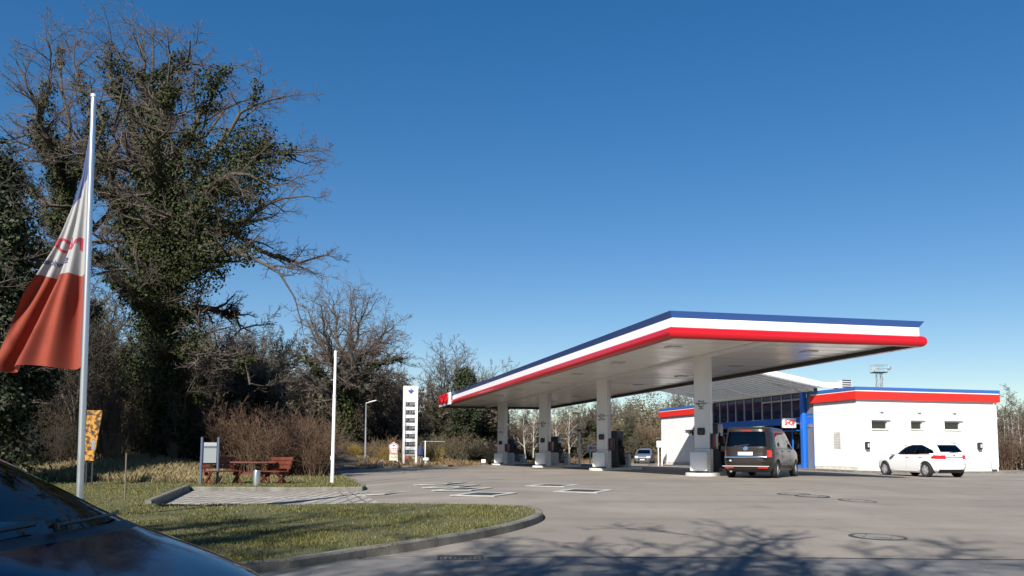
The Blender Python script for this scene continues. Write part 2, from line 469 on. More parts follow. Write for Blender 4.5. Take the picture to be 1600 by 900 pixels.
for px, py, lab, dark in lids:
    p = at(px, py)
    t = thing('tank_cover', lab, 'tank cover', (p.x, p.y, p.z), -AZI, 'tank covers in white frames on the forecourt')
    sl = Vector((0, 0))
    gx = (G(p.x+.5, p.y)-G(p.x-.5, p.y)); gy = (G(p.x, p.y+.5)-G(p.x, p.y-.5))
    t.rotation_euler = (math.atan(gy), -math.atan(gx), -AZI)
    b = MB(); W, H, w, h = .60, .66, .42, .48
    for c, s in (((-(W+w)/2, 0, .004), (W-w, 2*H, .016)), (((W+w)/2, 0, .004), (W-w, 2*H, .016)), ((0, -(H+h)/2, .004), (2*w, H-h, .016)), ((0, (H+h)/2, .004), (2*w, H-h, .016))): b.box(c, s)
    b.build('frame', M_frame_w, t)
    b = MB().box((0, 0, .002), (2*w-.02, 2*h-.02, .016))
    for k in range(5): b.box((0, -.3+.15*k, .011), (2*w-.12, .02, .006))
    b.build('lid', M_lid if dark else M_lidp, t)
    MB().box((.2, .25, .014), (.12, .05, .012)).build('lid_handle', M_iron, t)

def manhole(px, py, r, lab):
    p = at(px, py)
    gx = (G(p.x+.5, p.y)-G(p.x-.5, p.y)); gy = (G(p.x, p.y+.5)-G(p.x, p.y-.5))
    t = thing('manhole_cover', lab, 'manhole cover', (p.x, p.y, p.z), 0, 'manhole covers in the forecourt')
    t.rotation_euler = (math.atan(gy), -math.atan(gx), 0)
    b = MB(); b.lathe([(r, -.02), (r, .008), (r-.02, .012), (r*.86, .012), (r*.86, -.02)], 40); b.build('ring', M_iron, t)
    b = MB(); b.lathe([(r*.85, -.02), (r*.85, .007), (.001, .009)], 40); b.build('lid', mat('lid_concrete', (.235, .215, .185), .85, nscale=6, namt=.4, bump=.5, bscale=50), t)
    for k in range(4):
        a = k*math.pi/2+.3; b = MB(); b.box((.62*r*math.cos(a), .62*r*math.sin(a), .010), (.035, .022, .006), a); b.build('pick_hole', M_iron, t)
manhole(1240, 772.3, .40, 'iron ringed manhole cover, left of the overlapping pair behind')
manhole(1269, 775.3, .40, 'iron ringed manhole cover, right of the overlapping pair behind')
manhole(1340, 782.8, .42, 'iron ringed manhole cover alone between the pair and the branch shadows')
manhole(1372, 839.5, .40, 'largest nearest manhole cover touched by the branch shadows')

p = at(719, 873)
t = thing('drain_grate', 'black slotted drain grate in the gutter in front of the lawn kerb', 'drain grate', (p.x, p.y, p.z+.004), R(4))
b = MB()
for s in (-1, 1): b.box((s*.25, 0, 0), (.03, .36, .03)); b.box((0, s*.165, 0), (.47, .03, .03))
b.build('frame', M_iron, t)
b = MB()
for k in range(8): b.box((-.2+.4*k/7, 0, -.003), (.022, .30, .02))
b.build('bars', M_iron, t)
MB().box((0, 0, -.011), (.47, .30, .012)).build('pit', mat('drain_pit', (.006, .006, .006), .9), t)
# ------------------------------------------------------------------ canopy
def at_z(px, py, z):
    d = ray(px, py); t = (z-HZ)/d.z
    return Vector((d.x*t, d.y*t, z))
def px_of(p):
    v = Vector(p)-Vector((0, 0, HZ)); z = v.dot(_f)
    return (CX+FPX*v.dot(_r)/z, CY-FPX*v.dot(_u)/z)

ZB = 5.22                                     # underside of the fascia
cA, cB, cC = at_z(1050, 529, ZB), at_z(1437, 542.5, ZB), at_z(689, 637.5, ZB)
Ld = (cC-cA).normalized(); Llen = (cC-cA).length
Pd = (cB-cA).normalized(); Plen = (cB-cA).length
cD = cB + Ld*Llen
loop = [cA, cB, cD, cC]
canopy = thing('canopy', 'flat forecourt canopy with blue, white and red edge on four grey columns', 'canopy', (cA.x, cA.y, G(cA.x, cA.y)))
O0 = Vector(canopy.location)

def sweep(name, prof, m, smooth=35):
    """closed ring round the canopy edge; prof: (outward, z above the fascia foot)"""
    bm = bmesh.new(); rings = []
    n = len(loop)
    for i in range(n):
        p = loop[i]; d0 = (p-loop[i-1]).normalized(); d1 = (loop[(i+1) % n]-p).normalized()
        n0 = Vector((d0.y, -d0.x, 0)); n1 = Vector((d1.y, -d1.x, 0))
        mt = (n0+n1).normalized(); mt = mt/mt.dot(n1)
        rings.append([bm.verts.new(p+mt*o+Vector((0, 0, z))-O0) for o, z in prof])
    k = len(prof)
    for i in range(n):
        a, b = rings[i], rings[(i+1) % n]
        for j in range(k): bm.faces.new((a[j], a[(j+1) % k], b[(j+1) % k], b[j]))
    bmesh.ops.recalc_face_normals(bm, faces=bm.faces)
    me = bpy.data.meshes.new(name); bm.to_mesh(me); bm.free()
    return link(name, me, canopy, m, smooth)

red_prof = [(-.06, .03), (.02, .0)] + [(.03+.155*math.sin(math.pi*k/10), .01+.40*(.5-.5*math.cos(math.pi*k/10))) for k in range(1, 10)] + [(.02, .415), (-.06, .415)]
sweep('red_edge', red_prof, M_red)
sweep('white_band', [(-.06, .42), (0, .42), (0, .735), (-.06, .735)], M_wsheet)
sweep('blue_edge', [(-.06, .74), (.0, .74), (.13, .955), (.10, .965), (-.06, .80)], M_blue)
sweep('inner_edge', [(-.12, .02), (-.065, .02), (-.065, .80), (-.12, .80)], M_dgrey)

def joints(a, b, n_):
    d = (b-a); L = d.length; d.normalize(); nr = Vector((d.y, -d.x, 0))
    for i in range(1, n_):
        p = a+d*(L*i/n_)-O0
        M = Matrix.Identity(4)
        for k in range(3): M[k][0] = d[k]; M[k][1] = nr[k]; M[k][3] = p[k]
        MB().box((0, .0025, .5775), (.012, .003, .31), M=M).build('panel_joint', mat('joint_grey', (.32, .32, .33), .6), canopy)
joints(cA, cB, 4); joints(cC, cA, 15)
def cq(s, u, z): return cA + Ld*s + Pd*u + Vector((0, 0, z-ZB)) - O0
rng = random.Random(4)
# soffit of narrow metal panels running across the canopy
bm = bmesh.new(); npan = int(Llen/.30)
for i in range(npan):
    s0 = .14+(Llen-.28)*i/npan; s1 = .14+(Llen-.28)*(i+1)/npan-.03
    j0 = rng.uniform(-.006, .006); j1 = rng.uniform(-.006, .006); z = ZB+.19
    a = [bm.verts.new(cq(s0, .14, z+j0)), bm.verts.new(cq(s1, .14, z-j0)), bm.verts.new(cq(s1, Plen-.14, z-j1)), bm.verts.new(cq(s0, Plen-.14, z+j1))]
    b = [bm.verts.new(v.co+Vector((0, 0, .02))) for v in a]
    bm.faces.new(a); bm.faces.new(b[::-1])
    for k in range(4): bm.faces.new((a[k], a[(k+1) % 4], b[(k+1) % 4], b[k]))
bmesh.ops.recalc_face_normals(bm, faces=bm.faces)
me = bpy.data.meshes.new('soffit'); bm.to_mesh(me); bm.free()
link('soffit', me, canopy, mat('soffit_metal', (.88, .87, .84), .22, .0, spec=.7))
bm = bmesh.new()
for z in (ZB+.24, ZB+.78):
    vs = [bm.verts.new(cq(s, u, z)) for s, u in ((.1, .1), (.1, Plen-.1), (Llen-.1, Plen-.1), (Llen-.1, .1))]; bm.faces.new(vs)
me = bpy.data.meshes.new('roof_deck'); bm.to_mesh(me); bm.free(); link('roof_deck', me, canopy, M_lgrey)

# columns on a line along the canopy
col1 = at(1100.5, 743.2); cols = [col1]
for tpx in (944.0, 851.5, 785.0):
    lo, hi = 2.0, 60.0
    for _ in range(40):
        m_ = .5*(lo+hi); q = col1+Ld*m_
        if px_of((q.x, q.y, .3))[0] > tpx: lo = m_
        else: hi = m_
    q = col1+Ld*lo; cols.append(Vector((q.x, q.y, G(q.x, q.y))))
# beam cover along the column heads
v = cols[0]-cA; ucol = (v.x*Ld.y - v.y*Ld.x)/(Pd.x*Ld.y-Pd.y*Ld.x); scol = (v-Pd*ucol).dot(Ld)
bm = bmesh.new()
vs = [bm.verts.new(cq(s, u, z)) for z in (ZB+.10, ZB+.18) for s, u in ((.14, ucol-.17), (.14, ucol+.17), (Llen-.14, ucol+.17), (Llen-.14, ucol-.17))]
for f in ((0, 1, 2, 3), (7, 6, 5, 4), (0, 4, 5, 1), (1, 5, 6, 2), (2, 6, 7, 3), (3, 7, 4, 0)): bm.faces.new([vs[i] for i in f])
bmesh.ops.recalc_face_normals(bm, faces=bm.faces)
me = bpy.data.meshes.new('beam_cover'); bm.to_mesh(me); bm.free(); link('beam_cover', me, canopy, M_wsheet)
for i in range(8):
    for u in (1.7, 7.6):
        s = 3.5+i*(Llen-7)/7
        b = MB(); M = Matrix.Identity(4)
        for k in range(3): M[k][0] = Ld[k]; M[k][1] = Pd[k]; M[k][3] = cq(s, u, ZB+.165)[k]
        b.box((0, 0, 0), (.55, .55, .03), M=M).build('canopy_light', mat('lamp_cover', (.55, .55, .54), .25), canopy)

txts = ['Diesel\nSuper E10\nSuper\nLPG', 'Diesel\nSuper E10\nSuper\nSuper Plus', 'Diesel\nSuper E10\nSuper\nSuper', 'Diesel\nSuper E10']
colnames = ['nearest grey column', 'second grey column', 'third grey column', 'farthest grey column']
for c, tx, cn in zip(cols, txts, colnames):
    base = Vector((c.x, c.y, G(c.x, c.y))); H = ZB+.19-base.z
    M = Matrix.Translation(base-O0) @ Matrix.Rotation(-AZI, 4, 'Z')
    b = MB().box((0, 0, .06+(H-.06)/2), (.64, .64, H-.06), bev=.02, M=M)
    col = b.build('column', M_colgrey, canopy); put(col, cn+' under the canopy')
    # panel joints
    for z in (1.15, 3.05):
        MB().box((0, 0, z), (.648, .648, .012), M=M).build('panel_joint', M_dgrey, col)
    MB().box((-.09, -.50, .60), (.72, .36, .78), bev=.03, M=M).build('base_box', M_wsheet, col)
    MB().box((-.09, -.50, .165), (.60, .30, .09), M=M).build('base_foot', M_dgrey, col)
    MB().box((-.03, -.36, 1.86), (.32, .09, .30), bev=.05, M=M).build('loudspeaker', M_black, col)
    MB().box((-.03, -.41, 1.86), (.22, .02, .19), bev=.008, M=M).build('speaker_grille', M_dgrey, col)
    MB().box((.45, .02, 1.45), (.20, .46, .66), bev=.03, M=M).build('poster_case', M_dgrey, col)
    MB().box((.50, -.215, 1.47), (.08, .03, .50), M=M).build('poster', mat('poster_red', (.30, .02, .03), .4), col)
    T = M @ FR((-.02, -.325, 2.98 if tx.count('\n') > 1 else 2.75), (1, 0, 0))
    text_mesh('lettering', tx, .100, M_ink, col, T, .002, bold=.004)

# white sign panel with red letters at the far end of the long edge
b = MB(); M = Matrix.Identity(4)
o = cq(Llen-3.3, -.12, ZB+.52); nrm = Vector((-Ld.y, Ld.x, 0)); nrm = nrm if nrm.dot(Pd) < 0 else -nrm
for k in range(3): M[k][0] = -Ld[k]; M[k][1] = (0, 0, 1)[k]; M[k][2] = nrm[k]; M[k][3] = (o+nrm*.10)[k]
b.box((0, 0, 0), (5.0, 1.0, .14), M=M)
sp = b.build('sign_panel', M_wsheet, canopy)
text_mesh('sign_letters', 'NORD', 1.15, M_red, sp, M @ Matrix.Translation((0, .02, .14)), .07, bold=.012, sx=1.2)

# ------------------------------------------------------------------ islands and pumps
M_islandc = mat('island_concrete', (.60, .585, .54), .85, nscale=4, namt=.25, bump=.3, bscale=50)
ords = ['nearest the brown van', 'second from the van', 'third from the van', 'farthest from the van']
for i, c in enumerate(cols):
    base = Vector((c.x, c.y, G(c.x, c.y)))
    isl = thing('pump_island', 'pale concrete pump island under the canopy, '+ords[i], 'pump island', base, -AZI, 'pump islands')
    b = MB(); W = .66
    poly = [(W*math.cos(a), -.55-W*.75*math.sin(a)) for a in [math.pi*k/12 for k in range(12, -1, -1)]][::1]
    poly = [(-W, 5.2), (-W, -.55)]+[(-W*math.cos(math.pi*k/12), -.55-.62*math.sin(math.pi*k/12)) for k in range(1, 12)]+[(W, -.55), (W, 5.2)]
    b.prism(poly, -.15, .13).build('island_slab', M_islandc, isl)
    # ---- pump
    lab = ['tall anthracite fuel pump between the nearest column and the van', 'anthracite fuel pump right of the second column', 'fuel pump with dark head and pale lower case by the third column', 'small fuel pump with dark head and pale case by the farthest column'][i]
    pos = base + ax_f*2.0 + Vector((0, 0, .132))
    pu = thing('fuel_pump', lab, 'fuel pump', pos, -AZI, 'fuel pumps')
    H = 2.12 if i < 2 else 2.05
    if i < 2:
        MB().box((0, 0, H/2), (.62, 1.15, H), bev=.02).build('cabinet', M_dgrey, pu)
        MB().box((0, -.578, 1.55), (.34, .012, .05)).build('name_strip', M_lgrey, pu)
    else:
        MB().box((0, 0, .45), (.66, 1.15, .90), bev=.02).build('cabinet', M_lgrey, pu)
        MB().box((0, -.05, .905+(H-.91)/2), (.60, .75, H-.91), bev=.02).build('pump_head', M_dgrey, pu)
    MB().box((.325, .0, 1.55), (.06, .60, .36), bev=.01).build('display', M_lgrey if i == 2 else M_black, pu)
    MB().box((.42, -.30, 1.42), (.22, .10, .32), bev=.02).build('card_terminal', M_black, pu)
    for k in range(4):
        y = -.36+.24*k
        nz = MB().box((.36, y, 1.02), (.11, .09, .28), bev=.015)
        nz.cyl((.38, y, 1.12), (.46, y, 1.24), .025, n=8).build('nozzle', M_black, pu)
        pts = [(.38, y, .92), (.42, y+.01, .55), (.47, y+.03, .20), (.43, y+.06, .14), (.39, y+.07, .5), (.345, y+.08, 1.3)]
        MB().tube([Vector(p) for p in pts], .026, 6).build('hose', M_rubber, pu)
    wb = base + ax_f*3.55 + ax_r*.1 + Vector((0, 0, .132))
    w = thing('service_bin', 'pale grey service bin on the pump island '+ords[i], 'bin', wb, -AZI, 'service bins on the islands')
    MB().box((0, 0, .40), (.62, .42, .80), bev=.03).build('case', M_lgrey, w)
    MB().box((0, 0, .815), (.60, .40, .03), bev=.01).build('lid', M_dgrey, w)
    MB().box((0, -.216, .55), (.34, .012, .06)).build('slot', M_ink, w)
# ------------------------------------------------------------------ shop building
def solve(fn, target, lo, hi, axis=0):
    """parameter at which fn(param) projects to the given picture coordinate"""
    a = px_of(fn(lo))[axis] - target
    for _ in range(50):
        m_ = .5*(lo+hi); v_ = px_of(fn(m_))[axis]-target
        if (v_ > 0) == (a > 0): lo = m_
        else: hi = m_
    return .5*(lo+hi)
BA = math.atan2(-Ld.x, Ld.y)                  # turn of the building
bx = Vector((math.cos(BA), math.sin(BA), 0)); by = Vector((-math.sin(BA), math.cos(BA), 0))
Q = at(1341, 734.6, .12)
ZF = .12                                      # floor above the forecourt
qg = G(Q.x, Q.y)
Q = Vector((Q.x, Q.y, qg))
shop = thing('petrol_station_shop', 'white flat roofed petrol station shop with red and blue roof edge and blue glazed front', 'building', Q, BA)
def W_(x, y, z): return Q + bx*x + by*y + Vector((0, 0, z))
ZT = pt(1338, 604.3, Q.y).z - qg              # roof edge top above Q
WR = solve(lambda x: W_(x, 0, .2), 1561, 3, 20)
Yg0 = solve(lambda y: W_(0, y, .2), 1273.5, 1, 12)
Yg1 = Yg0 + 12.6
Y3 = solve(lambda y: W_(0, y, 1.2), 1033.5, 15, 50)

def wall_x(mb, x0, x1, z0, z1, holes, th=.25, M=None):
    """wall in the xz plane (front at y=0, body behind it) with rectangular openings"""
    X = sorted({x0, x1, *[h[0] for h in holes], *[h[1] for h in holes]}); Z = sorted({z0, z1, *[h[2] for h in holes], *[h[3] for h in holes]})
    for a, b in zip(X, X[1:]):
        run = None
        for c, d in zip(Z, Z[1:]):
            cx_, cz_ = (a+b)/2, (c+d)/2
            if any(h[0] < cx_ < h[1] and h[2] < cz_ < h[3] for h in holes): continue
            mb.box((cx_, th/2, cz_), (b-a, th, d-c), M=M)
ZW = ZT-.68
holes = []
for pa, pb, pya, pyb in ((1362, 1387, 657, 671), (1423.5, 1441.5, 658, 671.5), (1476, 1500.5, 658.5, 672)):
    xa = solve(lambda x: W_(x, 0, 2.5), pa, .1, 20); xb = solve(lambda x: W_(x, 0, 2.5), pb, .1, 20)
    za = solve(lambda z: W_((xa+xb)/2, 0, z), pya, 0, 6, 1); zb = solve(lambda z: W_((xa+xb)/2, 0, z), pyb, 0, 6, 1)
    holes.append((xa, xb, zb, za))
FX = Matrix.Identity(4)
# side wall plane: local x axis runs along +y of the building, body towards +x
SIDE = Matrix(((0, 1, 0, 0), (1, 0, 0, 0), (0, 0, 1, 0), (0, 0, 0, 1)))
b = MB(); wall_x(b, 0.0, WR, .30, ZW, holes)
b.build('wall', M_white, shop)
b = MB(); wall_x(b, .252, Yg0, .30, ZW, [], M=SIDE); b.build('side_wall', M_white, shop)
hl = []
for pa, pb, pya, pyb in ((1074, 1084, 673, 677), (1076, 1084, 688, 691)):
    ya = solve(lambda y: W_(0, y, 2.), pb, 10, 45); yb = solve(lambda y: W_(0, y, 2.), pa, 10, 45)
    za = solve(lambda z: W_(0, ya, z), pya, 0, 6, 1); zb = solve(lambda z: W_(0, ya, z), pyb+3, 0, 6, 1)
    hl.append((ya, yb, zb, za))
b = MB(); wall_x(b, Yg1, Y3, .30, ZW, hl[:1], M=SIDE); b.build('wall', M_white, shop)
for c_, s_ in (((WR-.126, 5.1, .15+ZW/2), (.25, 9.6, ZW-.3)), ((.25+WR/2-.2, 9.9, .15+ZW/2), (WR-.7, .2, ZW-.3)), ((4.4, Y3-.126, .15+ZW/2), (8.2, .25, ZW-.3))):
    MB().box(c_, s_).build('wall', M_white, shop)
for c_, s_ in (((WR/2, .13, .17), (WR-.02, .24, .26)), ((.13, Yg0/2+.12, .17), (.24, Yg0-.26, .26)), ((.13, (Yg1+Y3)/2, .17), (.24, Y3-Yg1, .26))):
    MB().box(c_, s_).build('plinth', M_plinth, shop)
for i, (xa, xb, zb, za) in enumerate(holes):
    f = MB(); w = xb-xa; h = za-zb; t_ = .05
    f.box((xa+t_/2, .11, (za+zb)/2), (t_, .06, h)); f.box((xb-t_/2, .11, (za+zb)/2), (t_, .06, h))
    f.box(((xa+xb)/2, .11, za-t_/2), (w-2*t_, .06, t_)); f.box(((xa+xb)/2, .11, zb+t_/2), (w-2*t_, .06, t_))
    win = f.build('window', M_plinth, shop)
    MB().box(((xa+xb)/2, .12, (za+zb)/2), (w-2*t_, .012, h-2*t_)).build('pane', mat('dark_window', (.012, .013, .014), .08, coat=1), win)
    MB().box(((xa+xb)/2+.06, -.03, za+.04), (w+.18, .14, .05)).build('shutter_box', M_lgrey, win)
    MB().box(((xa+xb)/2, -.02, zb-.02), (w+.06, .08, .03)).build('sill', M_plinth, win)
for (ya, yb, zb, za) in hl[:1]:
    win = MB().box((.20, (ya+yb)/2, (za+zb)/2), (.012, yb-ya, za-zb)).build('window', MATS['dark_window'], shop)
    MB().box((-.04, (ya+yb)/2-.1, za+.05), (.16, yb-ya+.5, .07)).build('shutter_box', M_dgrey, win)
x_ = 1.05
while x_ < WR-.3:
    if not any(h[0]-.05 < x_ < h[1]+.05 for h in holes): MB().box((x_, -.001, (.30+ZW)/2), (.010, .006, ZW-.32)).build('panel_joint', M_plinth, shop)
    x_ += 1.25
for y_ in (1.3, 2.6): MB().box((-.001, y_, (.30+ZW)/2), (.006, .010, ZW-.32)).build('panel_joint', M_plinth, shop)
MB().cyl((WR-.25, -.06, .15), (WR-.25, -.06, ZW+.02), .04, n=10).build('downpipe', M_plinth, shop)
# roof edge in three bands: right end, front, side wall, left wing
def band(name, z0, z1, o, m):
    th = .10; b = MB()
    b.box((WR/2, -o+th/2, (z0+z1)/2), (WR+2*o, th, z1-z0))
    b.box((-o+th/2, (Yg0+.1)/2-o/2+th/2, (z0+z1)/2), (th, Yg0+.1+o-th, z1-z0))
    b.box((WR+o-th/2, 5-o/2+th/2, (z0+z1)/2), (th, 10+o-th, z1-z0))
    b.build(name, m, shop)
    MB().box((-o+th/2, (Yg1+Y3+o)/2, (z0+z1)/2), (th, Y3+o-Yg1, z1-z0)).build(name, m, shop)
band('fascia_blue', ZT-.17, ZT, .15, M_blue)
band('fascia_white', ZT-.245, ZT-.173, .12, M_wsheet)
band('fascia_red', ZT-.70, ZT-.248, .15, M_redf)
for c_, s_ in (((WR/2, 4.9, ZT-.35), (WR-.2, 9.6, .1)), ((4.4, 9.9+(Y3-9.9)/2, ZT-.35), (8.2, Y3-10.1, .1))):
    MB().box(c_, s_).build('roof', M_lgrey, shop)
for c_, s_ in (((.02, Yg0/2, ZT-.32), (.2, Yg0, .3)), ((WR/2, .02, ZT-.32), (WR, .2, .3)), ((.02, (Yg1+Y3)/2, ZT-.32), (.2, Y3-Yg1, .3))):
    MB().box(c_, s_).build('fascia_backing', M_lgrey, shop)
vx = solve(lambda x: W_(x, 3.0, ZT+.2), 1317, 0, 8)
b = MB().box((vx, 3.0, ZT+.05), (.78, .7, 1.15), bev=.02)
ve = b.build('roof_vent', M_lgrey, shop)
b = MB()
for k in range(5): b.box((vx, 2.64, ZT+.1+.13*k), (.6, .03, .05))
b.build('louvre', M_dgrey, ve)
# glazed front
zt = ZT+.02
b = MB(); nb = 10; bw = (Yg1-Yg0-1.2)/nb; xg = .10
ys0 = Yg0+1.2
b.box((xg, (Yg0+Yg1)/2, 3.05), (.14, Yg1-Yg0, .42)); b.box((xg, (ys0+Yg1)/2, .22), (.12, Yg1-ys0, .2)); b.box((xg, (ys0+Yg1)/2, 2.45), (.10, Yg1-ys0, .07))
for k in range(nb+1): b.box((xg-.003, ys0+k*bw, 1.55), (.10, .08, 2.55))
b.build('blue_frame', M_bluefr, shop)
for k in range(nb+1): MB().box((xg-.03, ys0+k*bw, (3.26+zt)/2), (.05, .045, zt-3.28)).build('mullion', M_lgrey, shop)
MB().box((xg+.02, (ys0+Yg1)/2, (3.26+zt)/2), (.015, Yg1-ys0, zt-3.28)).build('clerestory_glass', mat('navy_glass', (.012, .022, .075), .05, coat=1), shop)
MB().box((xg+.02, (ys0+Yg1)/2, 1.55), (.015, Yg1-ys0, 2.5)).build('shopfront_glass', M_winglass, shop)
pil = MB().box((-.06, Yg0+.95, (zt+.1)/2+.06), (.30, .30, zt-.02), bev=.02).build('blue_pillar', M_bluefr, shop)
b = MB(); b.box((.06, Yg0+.36, (zt+.12)/2), (.05, .72, zt-.16)); b.build('side_panel', mat('smoked_panel', (.16, .165, .18), .18, coat=.6), shop)
b = MB(); b.box((.04, Yg0+.06, 1.8), (.08, .06, 3.2)); b.box((.04, Yg0+.36, 3.42), (.07, .72, .07)); b.box((.04, Yg0+.36, 2.62), (.07, .66, .03)); b.build('side_panel_frame', M_bluefr, shop)
# interior: floor, back wall, shelving
b = MB(); b.box((4.2, (Yg0+Yg1)/2+.2, .06), (8, Yg1-Yg0+.2, .1)); b.build('shop_floor', M_lgrey, shop)
b = MB(); b.box((6.0, (Yg0+Yg1)/2, 2.0), (.15, Yg1-Yg0, 3.7)); b.build('back_wall', mat('shop_inner', (.16, .15, .14), .8), shop)
rr = random.Random(7)
for k in range(5):
    y = ys0+1+k*2.3
    b = MB()
    for s in range(4): b.box((1.6+rr.random(), y, .5+.45*s), (.5, 1.5, .05))
    b.box((1.9, y, 1.1), (.06, 1.5, 1.9)); b.build('shop_shelf', [mat('goods_a', (.30, .22, .10), .7), mat('goods_b', (.12, .17, .28), .7)][k % 2], shop)
MB().box((xg-.2, Yg0+3.2, .66), (.35, .8, 1.3)).build('window_poster', mat('poster_yellow', (.55, .42, .08), .6), shop)
def translucent(name, c, f):
    m = bpy.data.materials.new(name); m.use_nodes = True; n = m.node_tree.nodes; l = m.node_tree.links; b = n['Principled BSDF']
    b.inputs['Base Color'].default_value = (*c, 1); b.inputs['Roughness'].default_value = .45
    tr = n.new('ShaderNodeBsdfTranslucent'); tr.inputs['Color'].default_value = (*c, 1); mx = n.new('ShaderNodeMixShader'); mx.inputs[0].default_value = f
    l.new(b.outputs[0], mx.inputs[1]); l.new(tr.outputs[0], mx.inputs[2]); l.new(mx.outputs[0], n['Material Output'].inputs[0]); return m
# monopitch roof rising outwards over the glazed front
zr0 = 5.2-qg; sl = .175
def roofz(x): return zr0 - sl*min(x, 0)
x0, x1 = 1.3, -5.0; y0, y1 = Yg0-1.0, Yg1+.4
bm = bmesh.new()
def slab(xa, xb, ya, yb, dz0, dz1):
    vs = [bm.verts.new((x, y, roofz(x)+d)) for d in (dz0, dz1) for x, y in ((xa, ya), (xb, ya), (xb, yb), (xa, yb))]
    for f in ((0, 1, 2, 3), (7, 6, 5, 4), (0, 4, 5, 1), (1, 5, 6, 2), (2, 6, 7, 3), (3, 7, 4, 0)): bm.faces.new([vs[i] for i in f])
slab(x0, -.01, y0+.06, y1, .14, .24)
bmesh.ops.recalc_face_normals(bm, faces=bm.faces); me = bpy.data.meshes.new('porch_roof'); bm.to_mesh(me); bm.free()
link('porch_roof', me, shop, translucent('roof_sheet', (.78, .77, .75), .6))
n = int((y1-y0)/.62); M_pan = translucent('roof_pan', (.94, .93, .91), .85)
for k in range(n):
    bm = bmesh.new(); yy = y0+.1+k*(y1-y0-.2)/n
    slab(-.02, x1+.02, yy, yy+.50, .06, .137)
    bmesh.ops.recalc_face_normals(bm, faces=bm.faces); me = bpy.data.meshes.new('roof_pan'); bm.to_mesh(me); bm.free(); link('roof_pan', me, shop, M_pan)
    bm = bmesh.new(); slab(-.02, x1+.02, yy+.503, yy+(y1-y0-.2)/n-.003, -.05, .17)
    bmesh.ops.recalc_face_normals(bm, faces=bm.faces); me = bpy.data.meshes.new('roof_purlin'); bm.to_mesh(me); bm.free(); link('roof_purlin', me, shop, M_galv)
bm = bmesh.new(); slab(x0, 0, y0-.06, y0+.05, -.02, .27); slab(-.002, x1, y0-.06, y0+.05, -.02, .27); slab(x1-.07, x1-.003, y0-.06, y1, -.05, .27)
bmesh.ops.recalc_face_normals(bm, faces=bm.faces); me = bpy.data.meshes.new('bargeboard'); bm.to_mesh(me); bm.free(); link('bargeboard', me, shop, M_wsheet)
MB().box((-.12, (Yg0+Yg1)/2, zr0-.10), (.20, Yg1-Yg0+.2, .17)).build('gutter', mat('gutter_cream', (.70, .67, .60), .5), shop)
MB().box((.25, (Yg0+Yg1)/2, (zr0+zt)/2-.02), (.1, Yg1-Yg0, zr0-zt+.1)).build('roof_infill', M_dgrey, shop)
for k in range(3): MB().cyl((-.1, Yg0+1+k*5.3, zr0-.15), (-2.6, Yg0+1+k*5.3, roofz(-2.6)-.03), .04).build('roof_strut', M_lgrey, shop)
# shop sign over the entrance, square to the front
sx_ = -.66; ysg = solve(lambda y: W_(sx_, y, 3.2), 1232.5, .2, 12)
za = solve(lambda z: W_(sx_, ysg, z), 653.5, 0, 6, 1); zb = solve(lambda z: W_(sx_, ysg, z), 668.5, 0, 6, 1)
sg = MB().box((sx_, ysg, (za+zb)/2), (.92, .16, za-zb), bev=.02).build('shop_sign', M_wsheet, shop)
text_mesh('sign_letters', 'SHOP', .42, M_redf, sg, FR((sx_, ysg-.09, (za+zb)/2), (1, 0, 0)), .015, bold=.012, sx=.72)
MB().box((sx_+.55, ysg, (za+zb)/2), (.5, .06, .06)).build('sign_arm', M_lgrey, sg)
# fittings on the white walls
for px_, py_ in ((1376.3, 641), (1435.3, 642.3), (1490, 643)):
    x = solve(lambda x: W_(x, 0, 3.4), px_, 0, 20); z = solve(lambda z: W_(x, 0, z), py_, 0, 6, 1)
    b = MB(); b.cyl((x, -.02, z), (x, -.002, z), .17, n=20)
    l_ = b.build('wall_lamp', M_lgrey, shop)
    MB().lathe([(.13, 0), (.13, .05), (.10, .10), (.05, .125), (.005, .13)], 20, M=Matrix.Translation((x, -.02, z)) @ Matrix.Rotation(R(90), 4, 'X')).build('lamp_bowl', mat('opal', (.72, .71, .68), .3), l_)
for px_, py_ in ((1353.5, 696), (1529, 697)):
    x = solve(lambda x: W_(x, 0, 1.5), px_, 0, 20); z = solve(lambda z: W_(x, 0, z), py_, 0, 6, 1)
    q = MB().box((x, -.10, z), (.26, .2, .42), bev=.05).build('wall_box', M_black, shop)
    MB().box((x, -.205, z), (.12, .012, .22)).build('grille', M_lgrey, q)
for px_, py_ in ((1397, 686), (1452, 686)):
    x = solve(lambda x: W_(x, 0, 2), px_, 0, 20); z = solve(lambda z: W_(x, 0, z), py_, 0, 6, 1)
    MB().box((x, -.008, z), (.14, .012, .2)).build('notice', M_plinth, shop)
y = solve(lambda y: W_(0, y, 1.8), 1308.5, .2, 6); z = solve(lambda z: W_(0, y, z), 688, 0, 6, 1)
q = MB().box((-.01, y, z), (.016, .62, .95)).build('notice_board', M_plinth, shop)
b = MB()
for k in range(6): b.box((-.024, y, z-.38+.14*k), (.01, .5, .018))
b.build('notice_lines', M_inkg, q)
# raised pavement round the building
pave_poly = [W_(-.9, -.9, 0), W_(WR+.9, -.9, 0), W_(WR+.9, 11, 0), W_(9, 11, 0), W_(9, Y3+.8, 0), W_(-.9, Y3+.8, 0)]
zp = lambda x, y: G(x, y)+.105
drape('pavement', pave_poly, zp, mat('pavement_slabs', (.34, .31, .265), .9, nscale=2, namt=.3, bump=.3, bscale=30), 1.5)
kerb('kerb', [pave_poly[5], pave_poly[0], pave_poly[1], pave_poly[2]], M_kerb, side=1, h=.115, w=.12)

